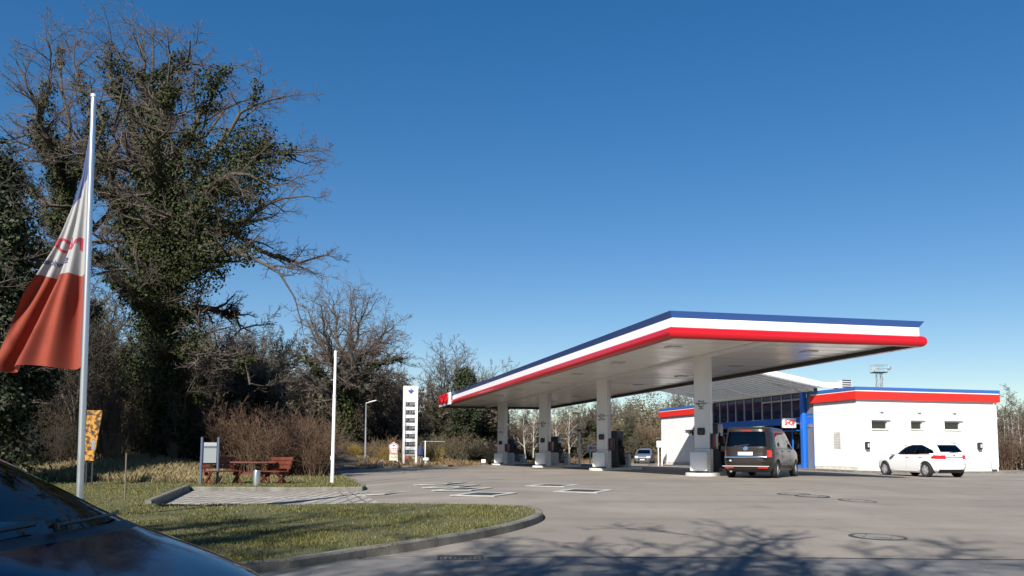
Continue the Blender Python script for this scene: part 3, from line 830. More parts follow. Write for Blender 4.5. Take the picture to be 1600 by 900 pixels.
# leaning bar at the right end of the white wall
xa = solve(lambda x: W_(x, 0, 1), 1546.5, 0, 20); xb = solve(lambda x: W_(x, -.35, .15), 1554, 0, 20)
za = solve(lambda z: W_(xa, -.02, z), 713, 0, 6, 1)
p0 = W_(xb, -.35, .115); p0.z = zp(p0.x, p0.y)
t = thing('broom', 'thin broom leaning on the white wall near its right end', 'broom', p0)
p1 = W_(xa, -.03, za)
MB().cyl((0, 0, .1), p1-p0, .022, n=8).build('handle', M_lgrey, t)
MB().box((0, 0, .06), (.32, .07, .12), rz=BA, bev=.01).build('brush_head', M_dgrey, t)
# ------------------------------------------------------------------ poles, signs, street furniture
# flagpole with hanging flag
fy = 14.0
ptop = pt(146.5, 152, fy); pbot = pt(124, 800, fy)
fb = Vector((pbot.x, fy, lawn_z(pbot.x, fy)))
pole_dir = (ptop-fb).normalized()
fp = thing('flagpole', 'tall silver flagpole behind the dark blue car', 'flagpole', fb)
Lp = (ptop-fb).length
MB().cyl((0, 0, -.1), pole_dir*Lp, .058, .046, 20).build('pole', M_alu, fp)
MB().cyl(pole_dir*Lp, pole_dir*(Lp+.05), .055, .05, 16).build('pole_cap', M_lgrey, fp)
MB().cyl((0, 0, -.05), pole_dir*.35, .09, .085, 16).build('ground_sleeve', M_galv, fp)
# flag surface: u along the foot towards the free edge, v downwards
def pole_at(py):
    z = solve(lambda k: fb+pole_dir*k, py, .5, Lp, 1)
    return fb+pole_dir*z
v_rows = [(200, 137, .0), (270, 123, .02), (330, 103, .06), (380, 84, .10), (428, 60, .13), (480, 28, .17), (525, 2, .20), (560, -14, .22), (582, -20, .23)]
def interp(tab, x, j):
    for a, b in zip(tab, tab[1:]):
        if x <= b[0]: return a[j]+(b[j]-a[j])*max(0, (x-a[0]))/(b[0]-a[0])
    return tab[-1][j]
def flagpt(u, v):
    """u 0..1 from the pole to the free edge, v 0..1 from top to bottom"""
    py = 200+370*v
    P0 = pole_at(py)-Vector((.055, 0, 0))
    wpx = px_of(P0)[0]-interp(v_rows, py, 1)
    w = max(.02, wpx*fy/FPX)
    drop = .05*u*w - .10*u*u*(v > .9)*(v-.9)*10
    amp = (.03+.20*v)*min(1, w)*(.35+.65*min(1, u*3))
    ph = 2*math.pi*(u*2.4 - .55*v*u*2) + .6
    y = amp*math.sin(ph) + .5*amp*math.sin(2.3*ph+1.2+3*v) + .10*u*math.sin(2.5*v+1)
    zz = -.04*math.sin(ph*1.0)*v
    return P0+Vector((-w*u, y, -drop+zz-.10*u*v*v))
flag = thing('flag', 'limp flag in blue, white and red bands with mirrored red lettering', 'flag', fb)
def flag_patch(name, v0, v1, m):
    nu, nv = 44, max(4, int(40*(v1-v0)))
    V = [flagpt(i/nu, v0+(v1-v0)*j/nv)-fb for j in range(nv+1) for i in range(nu+1)]
    F = [(j*(nu+1)+i, (j+1)*(nu+1)+i, (j+1)*(nu+1)+i+1, j*(nu+1)+i+1) for j in range(nv) for i in range(nu)]
    me = mesh_np(name, V, F); o = link(name, me, flag, m, 180)
    return o
def cloth(name, c):
    m = bpy.data.materials.new(name); m.use_nodes = True; n = m.node_tree.nodes; l = m.node_tree.links
    b = n['Principled BSDF']; b.inputs['Base Color'].default_value = (*c, 1); b.inputs['Roughness'].default_value = .8; b.inputs['Sheen Weight'].default_value = .2
    tr = n.new('ShaderNodeBsdfTranslucent'); tr.inputs['Color'].default_value = (*c, 1); mx = n.new('ShaderNodeMixShader'); mx.inputs[0].default_value = .12
    l.new(b.outputs[0], mx.inputs[1]); l.new(tr.outputs[0], mx.inputs[2]); l.new(mx.outputs[0], n['Material Output'].inputs[0])
    return m
# slanting seam between blue and white as the cloth hangs
def flag_skew(name, va, vb, m):
    nu, nv = 44, 26
    V = [flagpt(i/nu, va(i/nu)+(vb(i/nu)-va(i/nu))*j/nv)-fb for j in range(nv+1) for i in range(nu+1)]
    F = [(j*(nu+1)+i, (j+1)*(nu+1)+i, (j+1)*(nu+1)+i+1, j*(nu+1)+i+1) for j in range(nv) for i in range(nu)]
    return link(name, mesh_np(name, V, F), flag, m, 180)
s1 = lambda u: .19+.16*u; s2 = lambda u: .613+.0*u
flag_skew('blue_band', lambda u: 0.0, s1, cloth('flag_blue', (.045, .068, .16)))
wb_ = flag_skew('white_band', s1, s2, cloth('flag_white', (.36, .35, .345)))
flag_skew('red_band', s2, lambda u: 1.0, cloth('flag_red', (.25, .033, .012)))
for tx, size, vc, uw, mcol, u0 in (('NOR', .30, .487, 1.0, mat('flag_ink_red', (.36, .03, .05), .8), .10), ('Service', .135, .558, 1.0, mat('flag_ink_blue', (.07, .07, .14), .8), .42)):
    o = text_mesh('flag_lettering', tx, size, mcol, None, Matrix.Identity(4), 0, 'LEFT', bold=.006 if size > .2 else .003)
    me = o.data; bm = bmesh.new(); bm.from_mesh(me)
    bmesh.ops.triangulate(bm, faces=bm.faces)
    xs_ = [v.co.x for v in bm.verts]
    for k in range(1, 40):
        bmesh.ops.bisect_plane(bm, geom=bm.verts[:]+bm.edges[:]+bm.faces[:], plane_co=(min(xs_)+k*(max(xs_)-min(xs_))/40, 0, 0), plane_no=(1, 0, 0))
    Hf = (pole_at(200)-pole_at(570)).length
    wv = lambda v: max(.02, (px_of(pole_at(200+370*v))[0]-4-interp(v_rows, 200+370*v, 1))*fy/FPX)
    drop_ = []
    for v in bm.verts:
        vv = vc - v.co.y/Hf; uu = u0 + v.co.x/wv(vv)
        if uu > .985: uu = min(uu, 1.2); drop_.append(v)
        p = flagpt(min(uu, .99), vv)-fb
        e = .01; n_ = (flagpt(min(uu, .98)+e, vv)-flagpt(min(uu, .98), vv)).cross(flagpt(min(uu, .98), vv+e)-flagpt(min(uu, .98), vv)).normalized()
        if n_.y > 0: n_ = -n_
        v.co = p+n_*.006
    bmesh.ops.delete(bm, geom=drop_, context='VERTS')
    bm.to_mesh(me); bm.free(); o.parent = wb_

# bare white pole on the far lawn
pb = at(519, 755, .10); pb.z = lawn_z(pb.x, pb.y); ptp = pt(524.5, 548, pb.y)
t = thing('flagpole', 'slim white pole without a flag on the lawn by the kerb end', 'flagpole', pb)
d = (ptp-pb); b = MB(); b.cyl((0, 0, -.1), d*.655, .062, .058, 16); b.cyl(d*.655, d, .05, .045, 16); b.build('pole', M_polew, t)
MB().cyl(d*.645, d*.665, .07, .07, 12).build('collar', M_lgrey, t)
MB().box(d*.19+Vector((-.05, -.02, 0)), (.06, .06, .14)).build('cleat', M_lgrey, t)

def lamp(px, py, pxt, pyt, arm, lab):
    b0 = at(px, py); T = pt(pxt, pyt, b0.y); h = T.z-b0.z
    t = thing('street_lamp', lab, 'street lamp', b0, 0, 'street lamps')
    MB().cyl((0, 0, -.1), (T.x-b0.x, 0, h), .075, .045, 12).build('pole', M_galv, t)
    hd = MB(); hd.box((T.x-b0.x+arm*.42, 0, h+.10), (.85, .22, .10), bev=.03, M=None); o = hd.build('lamp_head', M_lgrey, t)
    o.rotation_euler = (0, R(-14)*arm, 0); o.location = (0, 0, -.1+ .24*0)
    return t
b0 = at(570.5, 729); T = pt(572, 630, b0.y); t = thing('street_lamp', 'slim grey street lamp before the yellow bushes left of the price sign', 'street lamp', b0)
MB().cyl((0, 0, -.1), (T.x-b0.x, 0, T.z-b0.z), .085, .05, 12).build('pole', M_galv, t)
e = T-b0; MB().cyl(e, e+Vector((.55, 0, .14)), .035, n=8).build('arm', M_galv, t)
b = MB(); b.box((0, 0, 0), (.62, .20, .09), bev=.02, M=Matrix.Translation(e+Vector((.55, 0, .16))) @ Matrix.Rotation(R(-14), 4, 'Y')); b.build('lamp_head', M_lgrey, t)
b0 = at(905.5, 728.5); T = pt(905.5, 655, b0.y); t = thing('street_lamp', 'thin pale street lamp behind the forecourt between second and third columns', 'street lamp', b0)
MB().cyl((0, 0, -.1), (T.x-b0.x, 0, T.z-b0.z), .10, .06, 12).build('pole', M_polew, t)
e = T-b0; MB().cyl(e*.74, e*.78, .14, .14, 10).build('collar', M_dgrey, t)
MB().cyl(e, e+Vector((-.1, 0, .45)), .035, n=8).build('arm', M_galv, t)
b = MB(); b.box(e+Vector((-.25, 0, .47)), (.6, .25, .1), bev=.02); b.build('lamp_head', M_lgrey, t)

# price sign
pb0 = at(642, 727.5); yb = pb0.y; ps = FPX/yb/1.0
k = yb/FPX
wL = pt(631, 700, yb).x; wR = pt(649.5, 700, yb).x; H = pt(642, 603.5, yb).z-pb0.z
w = wR-wL
sgn = thing('price_sign', 'tall white fuel price sign with dark displays and blue diamond emblem', 'price sign', Vector((.5*(wL+wR), yb, pb0.z)), R(16))
z0 = .85
MB().box((0, 0, (z0+H)/2), (w*.90, .36, H-z0), bev=.02).build('board', M_wsheet, sgn)
for s in (-1, 1): MB().box((s*(w*.45+.075), 0, H/2-.05), (.14, .55, H+.1), bev=.02).build('post', M_wsheet, sgn)
M_disp = mat('display_dark', (.035, .037, .04), .3); M_seg = mat('display_segment', (.34, .35, .36), .5)
rows = [641.5+12.35*i-10 for i in range(7)]
for i in range(7):
    zc = pt(642, 632+12.4*i, yb).z-pb0.z
    dsp = MB().box((0, -.19, zc), (w*.80, .03, 7.2*k), bev=.01).build('price_display', M_disp, sgn)
    text_mesh('digits', '1.%d9' % (20+i*3), 5.8*k, M_seg, dsp, FR((0, -.208, zc), (1, 0, 0)), .002, sx=1.15)
    text_mesh('fuel_name', ['Diesel', 'Super', 'Super E10', 'Super', 'Super Plus', 'LPG', 'Diesel'][i], 3.6*k, M_inkg, sgn, FR((-w*.40, -.182, zc+5.6*k), (1, 0, 0)), .002, 'LEFT')
zc = pt(642, 611, yb).z-pb0.z; r_ = 5*k
b = MB(); b.prism([(0, -r_), (r_, 0), (.45*r_, .45*r_), (0, 0), (-.45*r_, .45*r_), (-r_, 0)], 0, .02, M=FR((0, -.182, zc), (1, 0, 0))); b.build('emblem', mat('emblem_blue', (.05, .07, .26), .4), sgn)
b = MB(); b.prism([(0, .15*r_), (.42*r_, .58*r_), (0, r_), (-.42*r_, .58*r_)], 0, .02, M=FR((0, -.182, zc), (1, 0, 0))); b.build('emblem_top', mat('emblem_light', (.22, .26, .48), .4), sgn)
zc = pt(642, 715, yb).z-pb0.z
for xx, c in ((-.3, M_redf), (0, M_ink), (.3, M_inkg)): MB().box((xx*w, -.184, zc), (w*.16, .01, 2.6*k)).build('pictogram', c, sgn)

# small red and white roadside sign
b0 = at(615, 727.5); k = b0.y/FPX
t = thing('roadside_sign', 'house shaped white sign with red outline and arrow above a cream plate', 'sign', b0)
MB().cyl((0, 0, -.1), (0, 0, 17*k), .05, n=10).build('post', M_galv, t)
def penta(s): return [(-6.2*s*k, -8.5*s*k), (6.2*s*k, -8.5*s*k), (7*s*k, 4.5*s*k), (0, 10*s*k), (-7*s*k, 4.5*s*k)]
MM = FR((0, -.07, 27*k), (1, 0, 0))
o = MB().prism(penta(1), 0, .03, M=MM).build('house_plate', M_wsheet, t)
b = MB(); n5 = penta(.93); n6 = penta(.80)
for i in range(5):
    j = (i+1) % 5; b.prism([n5[i], n5[j], n6[j], n6[i]], .031, .037, M=MM)
b.build('red_outline', M_redf, o)
text_mesh('lettering', 'LTG', 7*k, M_redf, o, MM @ Matrix.Translation((0, -2.6*k, .034)), .003, bold=.01)
MB().prism([(-3*k, 3*k), (3*k, 3*k), (0, 6.5*k)], .031, .037, M=MM).build('arrow', M_redf, o)
o = MB().box((0, -.06, 12.8*k), (13*k, .03, 9.5*k)).build('lower_plate', mat('cream_plate', (.66, .60, .45), .5), t)
text_mesh('lettering', 'Start', 4.6*k, M_ink, o, FR((0, -.078, 13*k), (1, 0, 0)), .002)

def post_reflector(px, py, lab, h=12):
    b0 = at(px, py); k = b0.y/FPX
    t = thing('marker_post', lab, 'marker post', b0, 0, 'small white marker posts at the road edge')
    MB().box((0, 0, h*k/2-.05), (.12, .08, h*k+.1), bev=.015).build('post', M_polew, t)
    MB().box((0, -.045, h*k*.75), (.09, .012, .09)).build('reflector', M_lgrey, t)
post_reflector(621, 727, 'short white marker post right of the house shaped sign', 8)
def low_box(px, py, w, h, lab, name, cat, m=M_wsheet):
    b0 = at(px, py); k = b0.y/FPX
    t = thing(name, lab, cat, b0)
    for s in (-1, 1): MB().cyl((s*w*k*.3, 0, -.05), (s*w*k*.3, 0, h*k*.5), .025, n=8).build('leg', M_galv, t)
    MB().box((0, 0, h*k*.72), (w*k, .18, h*k*.56), bev=.02).build('panel', m, t)
low_box(596, 731, 5, 9, 'low grey flood lamp on legs right of the slim street lamp', 'ground_lamp', 'ground lamp', M_lgrey)
low_box(535, 732.5, 5, 9, 'low grey flood lamp on legs by the white pole', 'ground_lamp', 'ground lamp', M_lgrey)
low_box(755.5, 727, 6.5, 9, 'low white square sign on the verge left of the farthest column', 'ground_sign', 'sign')

# blue folded parasol, barrier and hydrant beside the price sign
b0 = at(657, 728); k = b0.y/FPX
t = thing('parasol', 'folded dark blue parasol on a thin pole right of the price sign', 'parasol', b0)
MB().cyl((0, 0, 0), (0, 0, 34*k), .03, n=8).build('pole', M_lgrey, t)
b = MB(); b.lathe([(.02, 34*k), (.12, 31*k), (.24, 24*k), (.30, 17*k), (.22, 15.5*k), (.03, 16*k)], 10)
for v in b.bm.verts:
    a = math.atan2(v.co.y, v.co.x); s = 1+.22*math.sin(a*5); v.co.x *= s; v.co.y *= s
b.build('folded_canopy', mat('navy_cloth', (.022, .032, .11), .8), t)
b0 = at(664, 727); k = b0.y/FPX
t = thing('gate_frame', 'thin white gate frame with a long horizontal bar behind the price sign', 'gate', b0)
MB().box((0, 0, 19*k), (.07, .07, 38*k)).build('post', M_polew, t); MB().box((-8*k, 0, 19*k), (.05, .05, 38*k)).build('post', M_galv, t)
MB().box((11*k, 0, 37*k), (39*k, .04, .04)).build('bar', M_galv, t)
b0 = at(665.5, 728.5); k = b0.y/FPX
t = thing('hydrant', 'short pale hydrant pillar with wider cap on the verge', 'hydrant', b0)
b = MB(); b.lathe([(.16, 0), (.16, 9*k)], 14); b.build('body', mat('cream_paint', (.62, .60, .52), .5), t)
b = MB(); b.lathe([(.26, 9*k), (.26, 12.5*k), (.1, 13.5*k)], 14); b.build('cap', M_wsheet, t)

# white direction signs behind the forecourt
def dir_sign(px, py, x0, x1, y0, y1, lab, mark):
    b0 = at(px, py); k = b0.y/FPX
    c = pt(.5*(x0+x1), .5*(y0+y1), b0.y)-b0
    t = thing('direction_sign', lab, 'sign', b0)
    MB().box(c, ((x1-x0)*k, .06, (y1-y0)*k), bev=.01).build('board', M_wsheet, t)
    MB().box((c.x-.25*(x1-x0)*k, .06, c.z/2), (.08, .05, c.z), bev=.005).build('leg', M_wsheet, t)
    MB().box((c.x+.25*(x1-x0)*k, .06, c.z/2), (.08, .05, c.z), bev=.005).build('leg', M_wsheet, t)
    if mark:
        MB().box(c+Vector((-.22*(x1-x0)*k, -.035, 0)), ((x1-x0)*k*.2, .008, (y1-y0)*k*.42)).build('blue_mark', M_blue, t)
        for i in range(3): MB().box(c+Vector(((0.02+.17*i)*(x1-x0)*k, -.035, 0)), ((x1-x0)*k*.12, .008, (y1-y0)*k*.36)).build('red_mark', M_redf, t)
    else:
        for i in range(3): MB().box(c+Vector(((-.1+.15*i)*(x1-x0)*k, -.035, 0)), ((x1-x0)*k*.1, .008, (y1-y0)*k*.22)).build('grey_mark', M_inkg, t)
dir_sign(926, 728, 917.5, 936, 695.5, 704.5, 'white board with blue and red marks left of the second column', True)
dir_sign(1031, 728, 1026, 1037, 689, 699, 'white board with grey marks at the left end of the shop', False)

# mast behind the shop
k = 120/FPX; T = pt(1373, 571, 120); B0 = Vector((T.x, 120, terrain(T.x, 120)))
t = thing('mast', 'steel floodlight mast with a railed platform behind the shop', 'mast', B0)
H = T.z-B0.z
b = MB()
for sx in (-1, 1):
    for sy in (-1, 1): b.cyl((sx*.42, sy*.42, 0), (sx*.30, sy*.30, H-1.0), .06, n=6)
for i in range(int(H/1.1)):
    z = i*1.1; s = 1 if i % 2 else -1
    b.cyl((-s*.4, -.4, z), (s*.4, -.4, z+1.1), .03, n=5); b.cyl((-.4, s*.4, z), (-.4, -s*.4, z+1.1), .03, n=5); b.cyl((.4, s*.4, z), (.4, -s*.4, z+1.1), .03, n=5)
b.build('lattice_shaft', M_galv, t)
b = MB(); b.box((0, 0, H-1.05), (2.0, 1.4, .12)); b.build('platform', M_dgrey, t)
for sy in (-.7, .7):
    b = MB()
    for sx in (-1, -.33, .33, 1): b.cyl((sx, sy, H-1.0), (sx, sy, H), .035, n=6)
    b.cyl((-1, sy, H), (1, sy, H), .045, n=6); b.cyl((-1, sy, H-.5), (1, sy, H-.5), .035, n=6)
    b.build('railing', M_galv, t)
for s in (-1, 1): MB().cyl((s*1.05, -.75, H-.45), (s*1.2, -1.0, H-.55), .2, .3, 12).build('floodlight', M_lgrey, t)

# orange yellow banner board half hidden by the flagpole
by_ = 27.0; c = pt(148, 681, by_)
t = thing('banner_board', 'orange patterned banner board with a pale figure behind the flagpole', 'banner', (c.x, by_, lawn_z(c.x, by_)))
gz = lawn_z(c.x, by_)
def banner():
    m = bpy.data.materials.new('banner_orange'); m.use_nodes = True; n = m.node_tree.nodes; l = m.node_tree.links; b = n['Principled BSDF']
    tc = n.new('ShaderNodeTexCoord'); v = n.new('ShaderNodeTexNoise'); v.inputs['Scale'].default_value = 7; v.inputs['Detail'].default_value = 5; l.new(tc.outputs['Object'], v.inputs['Vector'])
    cr = n.new('ShaderNodeValToRGB'); e = cr.color_ramp.elements; e[0].position = .44; e[0].color = (.035, .014, .004, 1); e[1].position = .56; e[1].color = (.42, .19, .012, 1)
    l.new(v.outputs['Fac'], cr.inputs[0]); l.new(cr.outputs[0], b.inputs['Base Color']); b.inputs['Roughness'].default_value = .6
    return m
pz = lambda x, y: pt(x, y, by_)-Vector((c.x, by_, gz))
q = [pz(136, 641), pz(160, 641), pz(146, 720), pz(131, 720)]
bm = bmesh.new(); f = [bm.verts.new((p.x, 0, p.z)) for p in q]+[bm.verts.new((p.x, .05, p.z)) for p in q]
for a in ((3, 2, 1, 0), (4, 5, 6, 7), (0, 1, 5, 4), (1, 2, 6, 5), (2, 3, 7, 6), (3, 0, 4, 7)): bm.faces.new([f[i] for i in a])
bmesh.ops.recalc_face_normals(bm, faces=bm.faces); me = bpy.data.meshes.new('board'); bm.to_mesh(me); bm.free(); o = link('board', me, t, banner())
p = pz(146, 695); MB().lathe([(.02, 0), (.07, .06), (.05, .2), (.08, .26), (.02, .34)], 10, M=Matrix.Translation((p.x, -.008, p.z-.18)) @ Matrix.Diagonal((1, .08, 1, 1))).build('pale_figure', mat('banner_pale', (.20, .19, .20), .7), o)
for x in (q[2].x-.06, q[3].x+.06): MB().cyl((x, .08, -.2), (x, .08, q[0].z-.1), .03, n=8).build('post', M_dgrey, t)

# thin wooden stake in the grass
b0 = at(195, 783, .1); b0.z = lawn_z(b0.x, b0.y)
t = MB().cyl((0, 0, -.1), (-.01, 0, 1.1), .022, .018, 8).build('wooden_stake', mat('weathered_wood', (.13, .105, .07), .9)); t.location = b0
put(t, 'thin weathered wooden stake in the rough grass left of the kerb', 'stake')

# ------------------------------------------------------------------ picnic place
def lawn_pt(px, py):
    q = at(px, py, .10); return Vector((q.x, q.y, lawn_z(q.x, q.y)))
def xleg(mb, y, w, h, t=.055):
    L = math.hypot(w, h); a = math.atan2(h, w)
    mb.box((0, y-.03, h/2), (L, t, .10), M=Matrix.Translation((0, 0, h/2)) @ Matrix.Rotation(-a, 4, 'Y') @ Matrix.Translation((0, 0, -h/2)))
    mb.box((0, y+.03, h/2), (L, t, .10), M=Matrix.Translation((0, 0, h/2)) @ Matrix.Rotation(a, 4, 'Y') @ Matrix.Translation((0, 0, -h/2)))
pt_ = lawn_pt(383, 757)
sc = pt_.y/FPX
tb = thing('picnic_table', 'red brown timber picnic table between two benches on the lawn', 'table', pt_+Vector((0, .8, 0)), R(8))
b = MB()
for k in range(5): b.box((0, -.34+.17*k, .75), (1.75, .155, .05), bev=.006)
b.build('table_top', M_wood, tb)
for x in (-.55, .55):
    b = MB(); a = math.atan2(.70, .75); L = math.hypot(.70, .75)
    for s in (-1, 1): b.box((x+s*.028, 0, .36), (.05, L, .10), M=Matrix.Translation((x, 0, .36)) @ Matrix.Rotation(s*a, 4, 'X') @ Matrix.Translation((-x, 0, -.36)))
    b.box((x, 0, .70), (.06, .72, .08)); b.build('leg_frame', M_wood, tb)
MB().box((0, 0, .36), (1.05, .06, .10)).build('stretcher', M_wood, tb)
def bench(px, py, rz, lab, off=(0, 0, 0), L=1.15):
    t = thing('picnic_bench', lab, 'bench', lawn_pt(px, py)+Vector(off), rz, 'timber benches at the picnic table')
    b = MB()
    for k in range(3): b.box((0, -.15+.14*k, .45), (L, .125, .045), bev=.006)
    b.build('seat', M_wood, t)
    b = MB()
    for k in range(3): b.box((0, .27+.05*k, .60+.145*k), (L, .04, .128), bev=.006, M=None)
    b.build('backrest', M_wood, t)
    for s in (-1, 1):
        b = MB(); x = s*(L/2-.14); a = math.atan2(.44, .5); Ln = math.hypot(.44, .5)
        for q in (-1, 1): b.box((x+q*.025, 0, .22), (.045, Ln, .09), M=Matrix.Translation((x, 0, .22)) @ Matrix.Rotation(q*a, 4, 'X') @ Matrix.Translation((-x, 0, -.22)))
        b.build('leg', M_wood, t)
        MB().box((x, .30, .60), (.05, .05, .62), M=Matrix.Translation((x, .3, .6)) @ Matrix.Rotation(R(-15), 4, 'X') @ Matrix.Translation((-x, -.3, -.6))).build('back_support', M_wood, t)
bench(345, 757.5, R(48), 'red brown timber bench left of the picnic table, under the info board', (0, .2, 0), 1.35)
bench(420, 757, R(-38), 'red brown timber bench with slatted back right of the steel bin', (0, .45, 0), 1.3)
b0 = lawn_pt(400.5, 760); k = b0.y/FPX
t = thing('litter_bin', 'stainless steel cylinder litter bin in front of the picnic table', 'bin', b0)
b = MB(); b.lathe([(5.4*k, .02), (5.4*k, 24*k), (5.1*k, 24.8*k), (4.6*k, 24.8*k), (4.6*k, 20*k)], 28); b.build('body', mat('brushed_steel', (.58, .57, .54), .28, .9), t)
b = MB(); b.lathe([(5.0*k, -.03), (5.0*k, .02)], 24); b.build('foot', M_dgrey, t)
# info board
b0 = lawn_pt(313.5, 757.5); b1 = lawn_pt(337, 757.5)+Vector((0, .15, 0)); k = b0.y/FPX
t = thing('info_board', 'grey information board on two blue posts beside the picnic benches', 'info board', b0)
M_bpost = mat('blue_grey_post', (.075, .095, .16), .5)
H = 73*k
d = b1-b0; d.z = 0; an = math.atan2(d.y, d.x); Ld_ = d.length
Mb = Matrix.Rotation(an, 4, 'Z')
for s in (0, Ld_): MB().cyl(Mb @ Vector((s, 0, -.1)), Mb @ Vector((s, 0, H)), .045, n=12).build('post', M_bpost, t)
MB().box((Ld_/2, 0, H-.52*H/1.85*1.0-.14), (Ld_-.12, .05, H*.36), M=Mb).build('panel', mat('board_grey', (.27, .295, .295), .4), t)
MB().box((Ld_/2, -.03, H*.85), (Ld_-.12, .03, .12), M=Mb).build('header', mat('header_grey', (.36, .38, .39), .4), t)
MB().box((Ld_/2, 0, H*.78), (Ld_-.1, .06, .035), M=Mb).build('rail', M_bpost, t)
# ------------------------------------------------------------------ vehicles
def pwl(tab, z):
    """smooth (monotone cubic) interpolation of rows (z, a, b, ...)"""
    Z = [r[0] for r in tab]; n = len(Z)
    if z <= Z[0]: return list(tab[0][1:])
    if z >= Z[-1]: return list(tab[-1][1:])
    i = max(k for k in range(n-1) if Z[k] <= z)
    out = []
    for c in range(1, len(tab[0])):
        y = [r[c] for r in tab]
        d = [(y[k+1]-y[k])/(Z[k+1]-Z[k]) for k in range(n-1)]
        def tang(k):
            if k == 0: return d[0]
            if k == n-1: return d[-1]
            if d[k-1]*d[k] <= 0: return 0
            return 2*d[k-1]*d[k]/(d[k-1]+d[k])
        h = Z[i+1]-Z[i]; t = (z-Z[i])/h
        out.append((2*t**3-3*t*t+1)*y[i]+(t**3-2*t*t+t)*h*tang(i)+(-2*t**3+3*t*t)*y[i+1]+(t**3-t*t)*h*tang(i+1))
    return out

class Body:
    """body shell built from horizontal slices; row = (z, x_front, x_rear, half width, squareness)"""
    def __init__(s, rows, zs, nf=18, ns=56):
        s.rows = rows; s.zs = zs; s.nf = nf; s.ns = ns
        s.seg = []                      # region, fraction for every perimeter point
        k = .5**(1/4.0)
        for i in range(nf): s.seg.append(('F', -1+2*i/nf))
        for i in range(ns): s.seg.append(('L', 1-2*i/ns))
        for i in range(nf): s.seg.append(('B', 1-2*i/nf))
        for i in range(ns): s.seg.append(('R', -1+2*i/ns))
    def point(s, z, reg, f):
        xf, xr, hw, n = pwl(s.rows, z)
        xc = (xf+xr)/2; a = (xf-xr)/2; k = .5**(1/n)
        f = f*k
        g = (1-abs(f)**n)**(1/n)
        if reg == 'F': return Vector((xc+a*g, hw*f, z))
        if reg == 'B': return Vector((xc-a*g, hw*f, z))
        if reg == 'L': return Vector((xc+a*f, hw*g, z))
        return Vector((xc+a*f, -hw*g, z))
    def normal(s, z, reg, f):
        e = .004; p = s.point(z, reg, f)
        u = s.point(z, reg, f+e)-s.point(z, reg, f-e); v = s.point(z+e, reg, f)-s.point(z-e, reg, f)
        n = u.cross(v).normalized()
        xf, xr, hw, q = pwl(s.rows, z); c = Vector(((xf+xr)/2, 0, z-.3))
        return n if n.dot(p-c) > 0 else -n
    def build(s, root, classify, parts, paint, wheels, wr, wthick=.26):
        """classify(z, region, fraction, x, y) -> part key; parts: key -> (name, material)"""
        keys = ['body']+list(parts)
        bm = bmesh.new(); rings = []
        for z in s.zs: rings.append([bm.verts.new(s.point(z, r, f)) for r, f in s.seg])
        n = len(s.seg)
        for i in range(len(s.zs)-1):
            for j in range(n):
                a, b, c, d = rings[i][j], rings[i][(j+1) % n], rings[i+1][(j+1) % n], rings[i+1][j]
                fc = bm.faces.new((a, b, c, d))
                r, f = s.seg[j]
                fm = f + (1 if r in 'FR' else -1)/(s.nf if r in 'FB' else s.ns)
                cen = fc.calc_center_median()
                fc.material_index = keys.index(classify(.5*(s.zs[i]+s.zs[i+1]), r, fm, cen.x, cen.y))
        bm.faces.new(rings[0][::-1]); bm.faces.new(rings[-1])
        bmesh.ops.recalc_face_normals(bm, faces=bm.faces)
        me = bpy.data.meshes.new('shell'); bm.to_mesh(me); bm.free()
        for k in range(len(keys)+1): me.materials.append(bpy.data.materials.new('tmp') if k == 0 else None)
        o = bpy.data.objects.new('shell', me); COL.objects.link(o)
        cm = MB()
        for (x, y) in wheels:
            sgn_ = 1 if y > 0 else -1
            cm.cyl((x, y-sgn_*.34, wr), (x, y+sgn_*.4, wr), wr+.055, n=40)
        cme = bpy.data.meshes.new('cut'); bmesh.ops.recalc_face_normals(cm.bm, faces=cm.bm.faces); cm.bm.to_mesh(cme); cm.bm.free()
        co = bpy.data.objects.new('cut', cme); COL.objects.link(co)
        md = o.modifiers.new('b', 'BOOLEAN'); md.operation = 'DIFFERENCE'; md.object = co; md.solver = 'EXACT'
        dg = bpy.context.evaluated_depsgraph_get()
        res = bpy.data.meshes.new_from_object(o.evaluated_get(dg))
        bpy.data.objects.remove(o); bpy.data.objects.remove(co)
        out = {}
        for ki, key, sd in [(ki, key, sd) for ki, key in enumerate(keys) for sd in ((0,) if key in ('body', 'trim', 'wind', 'rw', 'grille', 'cowl') else (-1, 1))]:
            b2 = bmesh.new(); b2.from_mesh(res)
            bmesh.ops.delete(b2, geom=[f for f in b2.faces if f.material_index != ki or (sd and f.calc_center_median().y*sd < 0)], context='FACES')
            if key == 'body':
                pass
            if not b2.faces: b2.free(); continue
            m2 = bpy.data.meshes.new(key)
            for f in b2.faces: f.material_index = 0
            b2.to_mesh(m2); b2.free()
            nm, mm = ('body', paint) if key == 'body' else parts[key]
            out[key] = link(nm, m2, root, mm, 38)
        return out

